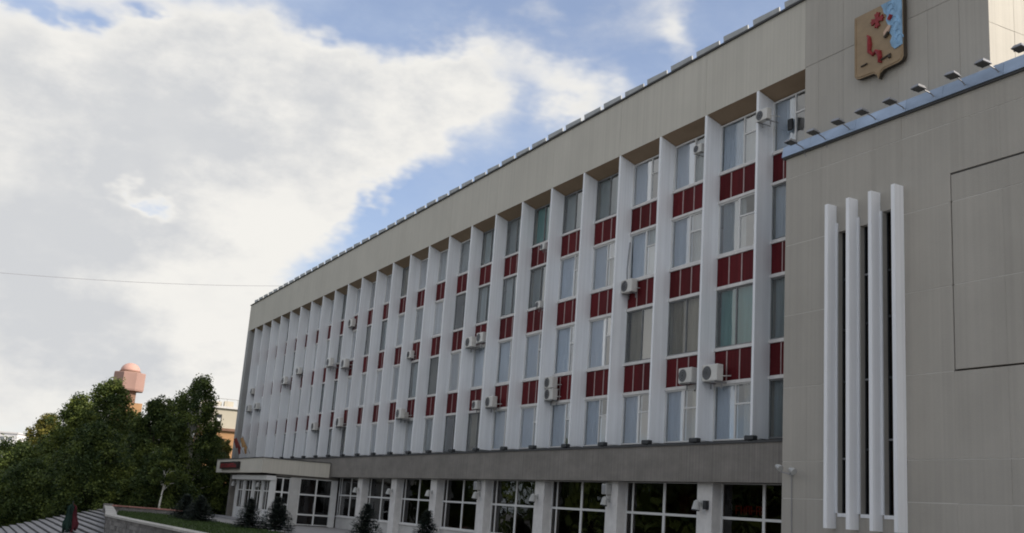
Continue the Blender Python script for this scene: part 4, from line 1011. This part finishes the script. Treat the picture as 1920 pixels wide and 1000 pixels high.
lathe_poly(MB(), [(19.5*k_, zt(699.5)-LOW), (19.5*k_, zt(696)-LOW)], 20).build('dome_ring', M['towerbrown'], tw)
R_ = 18*k_; zc = zt(696)-LOW
lathe_poly(MB(), [(R_*math.cos(a), zc+R_*.88*math.sin(a)) for a in [i*math.pi/2/8*.98 for i in range(9)]], 20).build('dome', M['dome'], tw, smooth=True)
MB().box(15*k_, 26*k_, -2, 2, 0, zt(757)-LOW).build('stair_shaft', M['orange'], tw)
# cream and orange building left of the office block
A_ = CAM + (rt*((372-960)/FPX) + up*((500-800)/FPX) + fwd)*130
bz = lambda py: top_z(400, py, 130)
cb = thing('cream_building', 'cream plastered house with orange brick lower floors, left of the office block', 'building', (A_.x, A_.y, LOW))
zz = [0, bz(806)-LOW, bz(801)-LOW, bz(763)-LOW, bz(759)-LOW]
# local frame: u runs along the visible front (image right), d goes away from the camera
u = Vector((rt0.x, rt0.y, 0)).normalized()*.94 + Vector((fwd.x, fwd.y, 0)).normalized()*.34; u.normalize(); dd = Vector((-u.y, u.x, 0))
if dd.dot(Vector((fwd.x, fwd.y, 0))) < 0: dd = -dd
def ub(name, u0, u1, d0, d1, z0, z1, mt, parent=None):
    mb = MB(); c = [u*u0+dd*d0, u*u1+dd*d0, u*u1+dd*d1, u*u0+dd*d1]
    mb.hexa([(p.x, p.y, z0) for p in c] + [(p.x, p.y, z1) for p in c]); return mb.build(name, mt, parent or cb)
ub('lower_wall', .3, 9, 0, 10, 0, zz[1], M['orange']); ub('cornice', -.1, 9.2, -.35, 10.2, zz[1], zz[2], M['towerbrown']); ub('upper_wall', .1, 9, -.1, 10, zz[2], zz[3], M['cream']); ub('roof_edge', -.2, 9.3, -.4, 10.3, zz[3], zz[4], M['sill'])
px1 = 130/FPX
wz0, wz1 = bz(792)-LOW, bz(775)-LOW
wf = ub('window', 28*px1, 40*px1, -.16, -.05, wz0, wz1, M['dark']); ub('pane', 30*px1, 38*px1, -.17, -.161, wz0+.15, wz1-.3, M['glass'], wf); ub('blind', 30*px1, 38*px1, -.176, -.171, wz0+.2, wz0+.65, M['white'], wf)
for k, (u0, u1) in enumerate(((.9, 1.7), (5.6, 6.6))):
    wf = ub('window', u0+1.6, u1+1.6, -.06, .0, zz[1]-3.0, zz[1]-.9, M['towerbrown']); ub('pane', u0+1.7, u1+1.5, -.08, -.061, zz[1]-2.9, zz[1]-1.0, M['glass_dark'], wf)
for k in range(4):
    ub('railing_post', .4+k*1.3, .46+k*1.3, .2, .26, zz[4], zz[4]+.95, M['lampw'])
ub('railing', .3, 4.6, .2, .25, zz[4]+.9, zz[4]+.98, M['lampw']); ub('roof_box', .0, 2.6, 2, 4, zz[4], zz[4]+.7, M['cream']); ub('roof_box', 2.9, 4.0, 1.6, 3, zz[4], zz[4]+.8, M['cream'])
# white block far away on the left
q = CAM + (rt*((4-960)/FPX) + up*((500-830)/FPX) + fwd)*380; z1 = top_z(10, 812, 380)
fb = thing('far_white_building', 'distant white block just visible left of the trees', 'building', (q.x, q.y, LOW))
u2 = Vector((rt0.x, rt0.y, 0)).normalized(); d2 = Vector((fwd.x, fwd.y, 0)).normalized()
def fbx(name, u0, u1, d0, d1, za, zb_, mt, parent=None):
    mb = MB(); c = [u2*u0+d2*d0, u2*u1+d2*d0, u2*u1+d2*d1, u2*u0+d2*d1]; mb.hexa([(p.x, p.y, za) for p in c] + [(p.x, p.y, zb_) for p in c]); return mb.build(name, mt, parent or fb)
fbx('wall', -14, 5, 0, 14, 0, z1-LOW, M['farwhite']); fbx('roof', -14.4, 5.4, -.4, 14.4, z1-LOW, z1-LOW+.5, M['sill'])
for r in range(3):
    for k in range(6):
        w = fbx('window', -12.5+k*2.9, -11.1+k*2.9, -.06, -.002, z1-LOW-2.6-r*3, z1-LOW-1.2-r*3, M['steel']); fbx('pane', -12.35+k*2.9, -11.25+k*2.9, -.09, -.061, z1-LOW-2.5-r*3, z1-LOW-1.3-r*3, M['glass'], w)
# overhead cable from the roof edge
p1 = inv(.3, 545, 522); p1.z = ZR+.05; v0 = rt*((-150-960)/FPX) + up*((500-498)/FPX) + fwd; p0 = CAM+v0*62
pts = []
for k in range(25):
    f = k/24; q = p0.lerp(p1, f); q.z -= 1.0*4*f*(1-f)*.35; pts.append(q)
tag(MB().tube(pts, .015, 5).build('overhead_cable', M['steel']), 'thin cable crossing the cloudy sky to the office roof', 'cable')
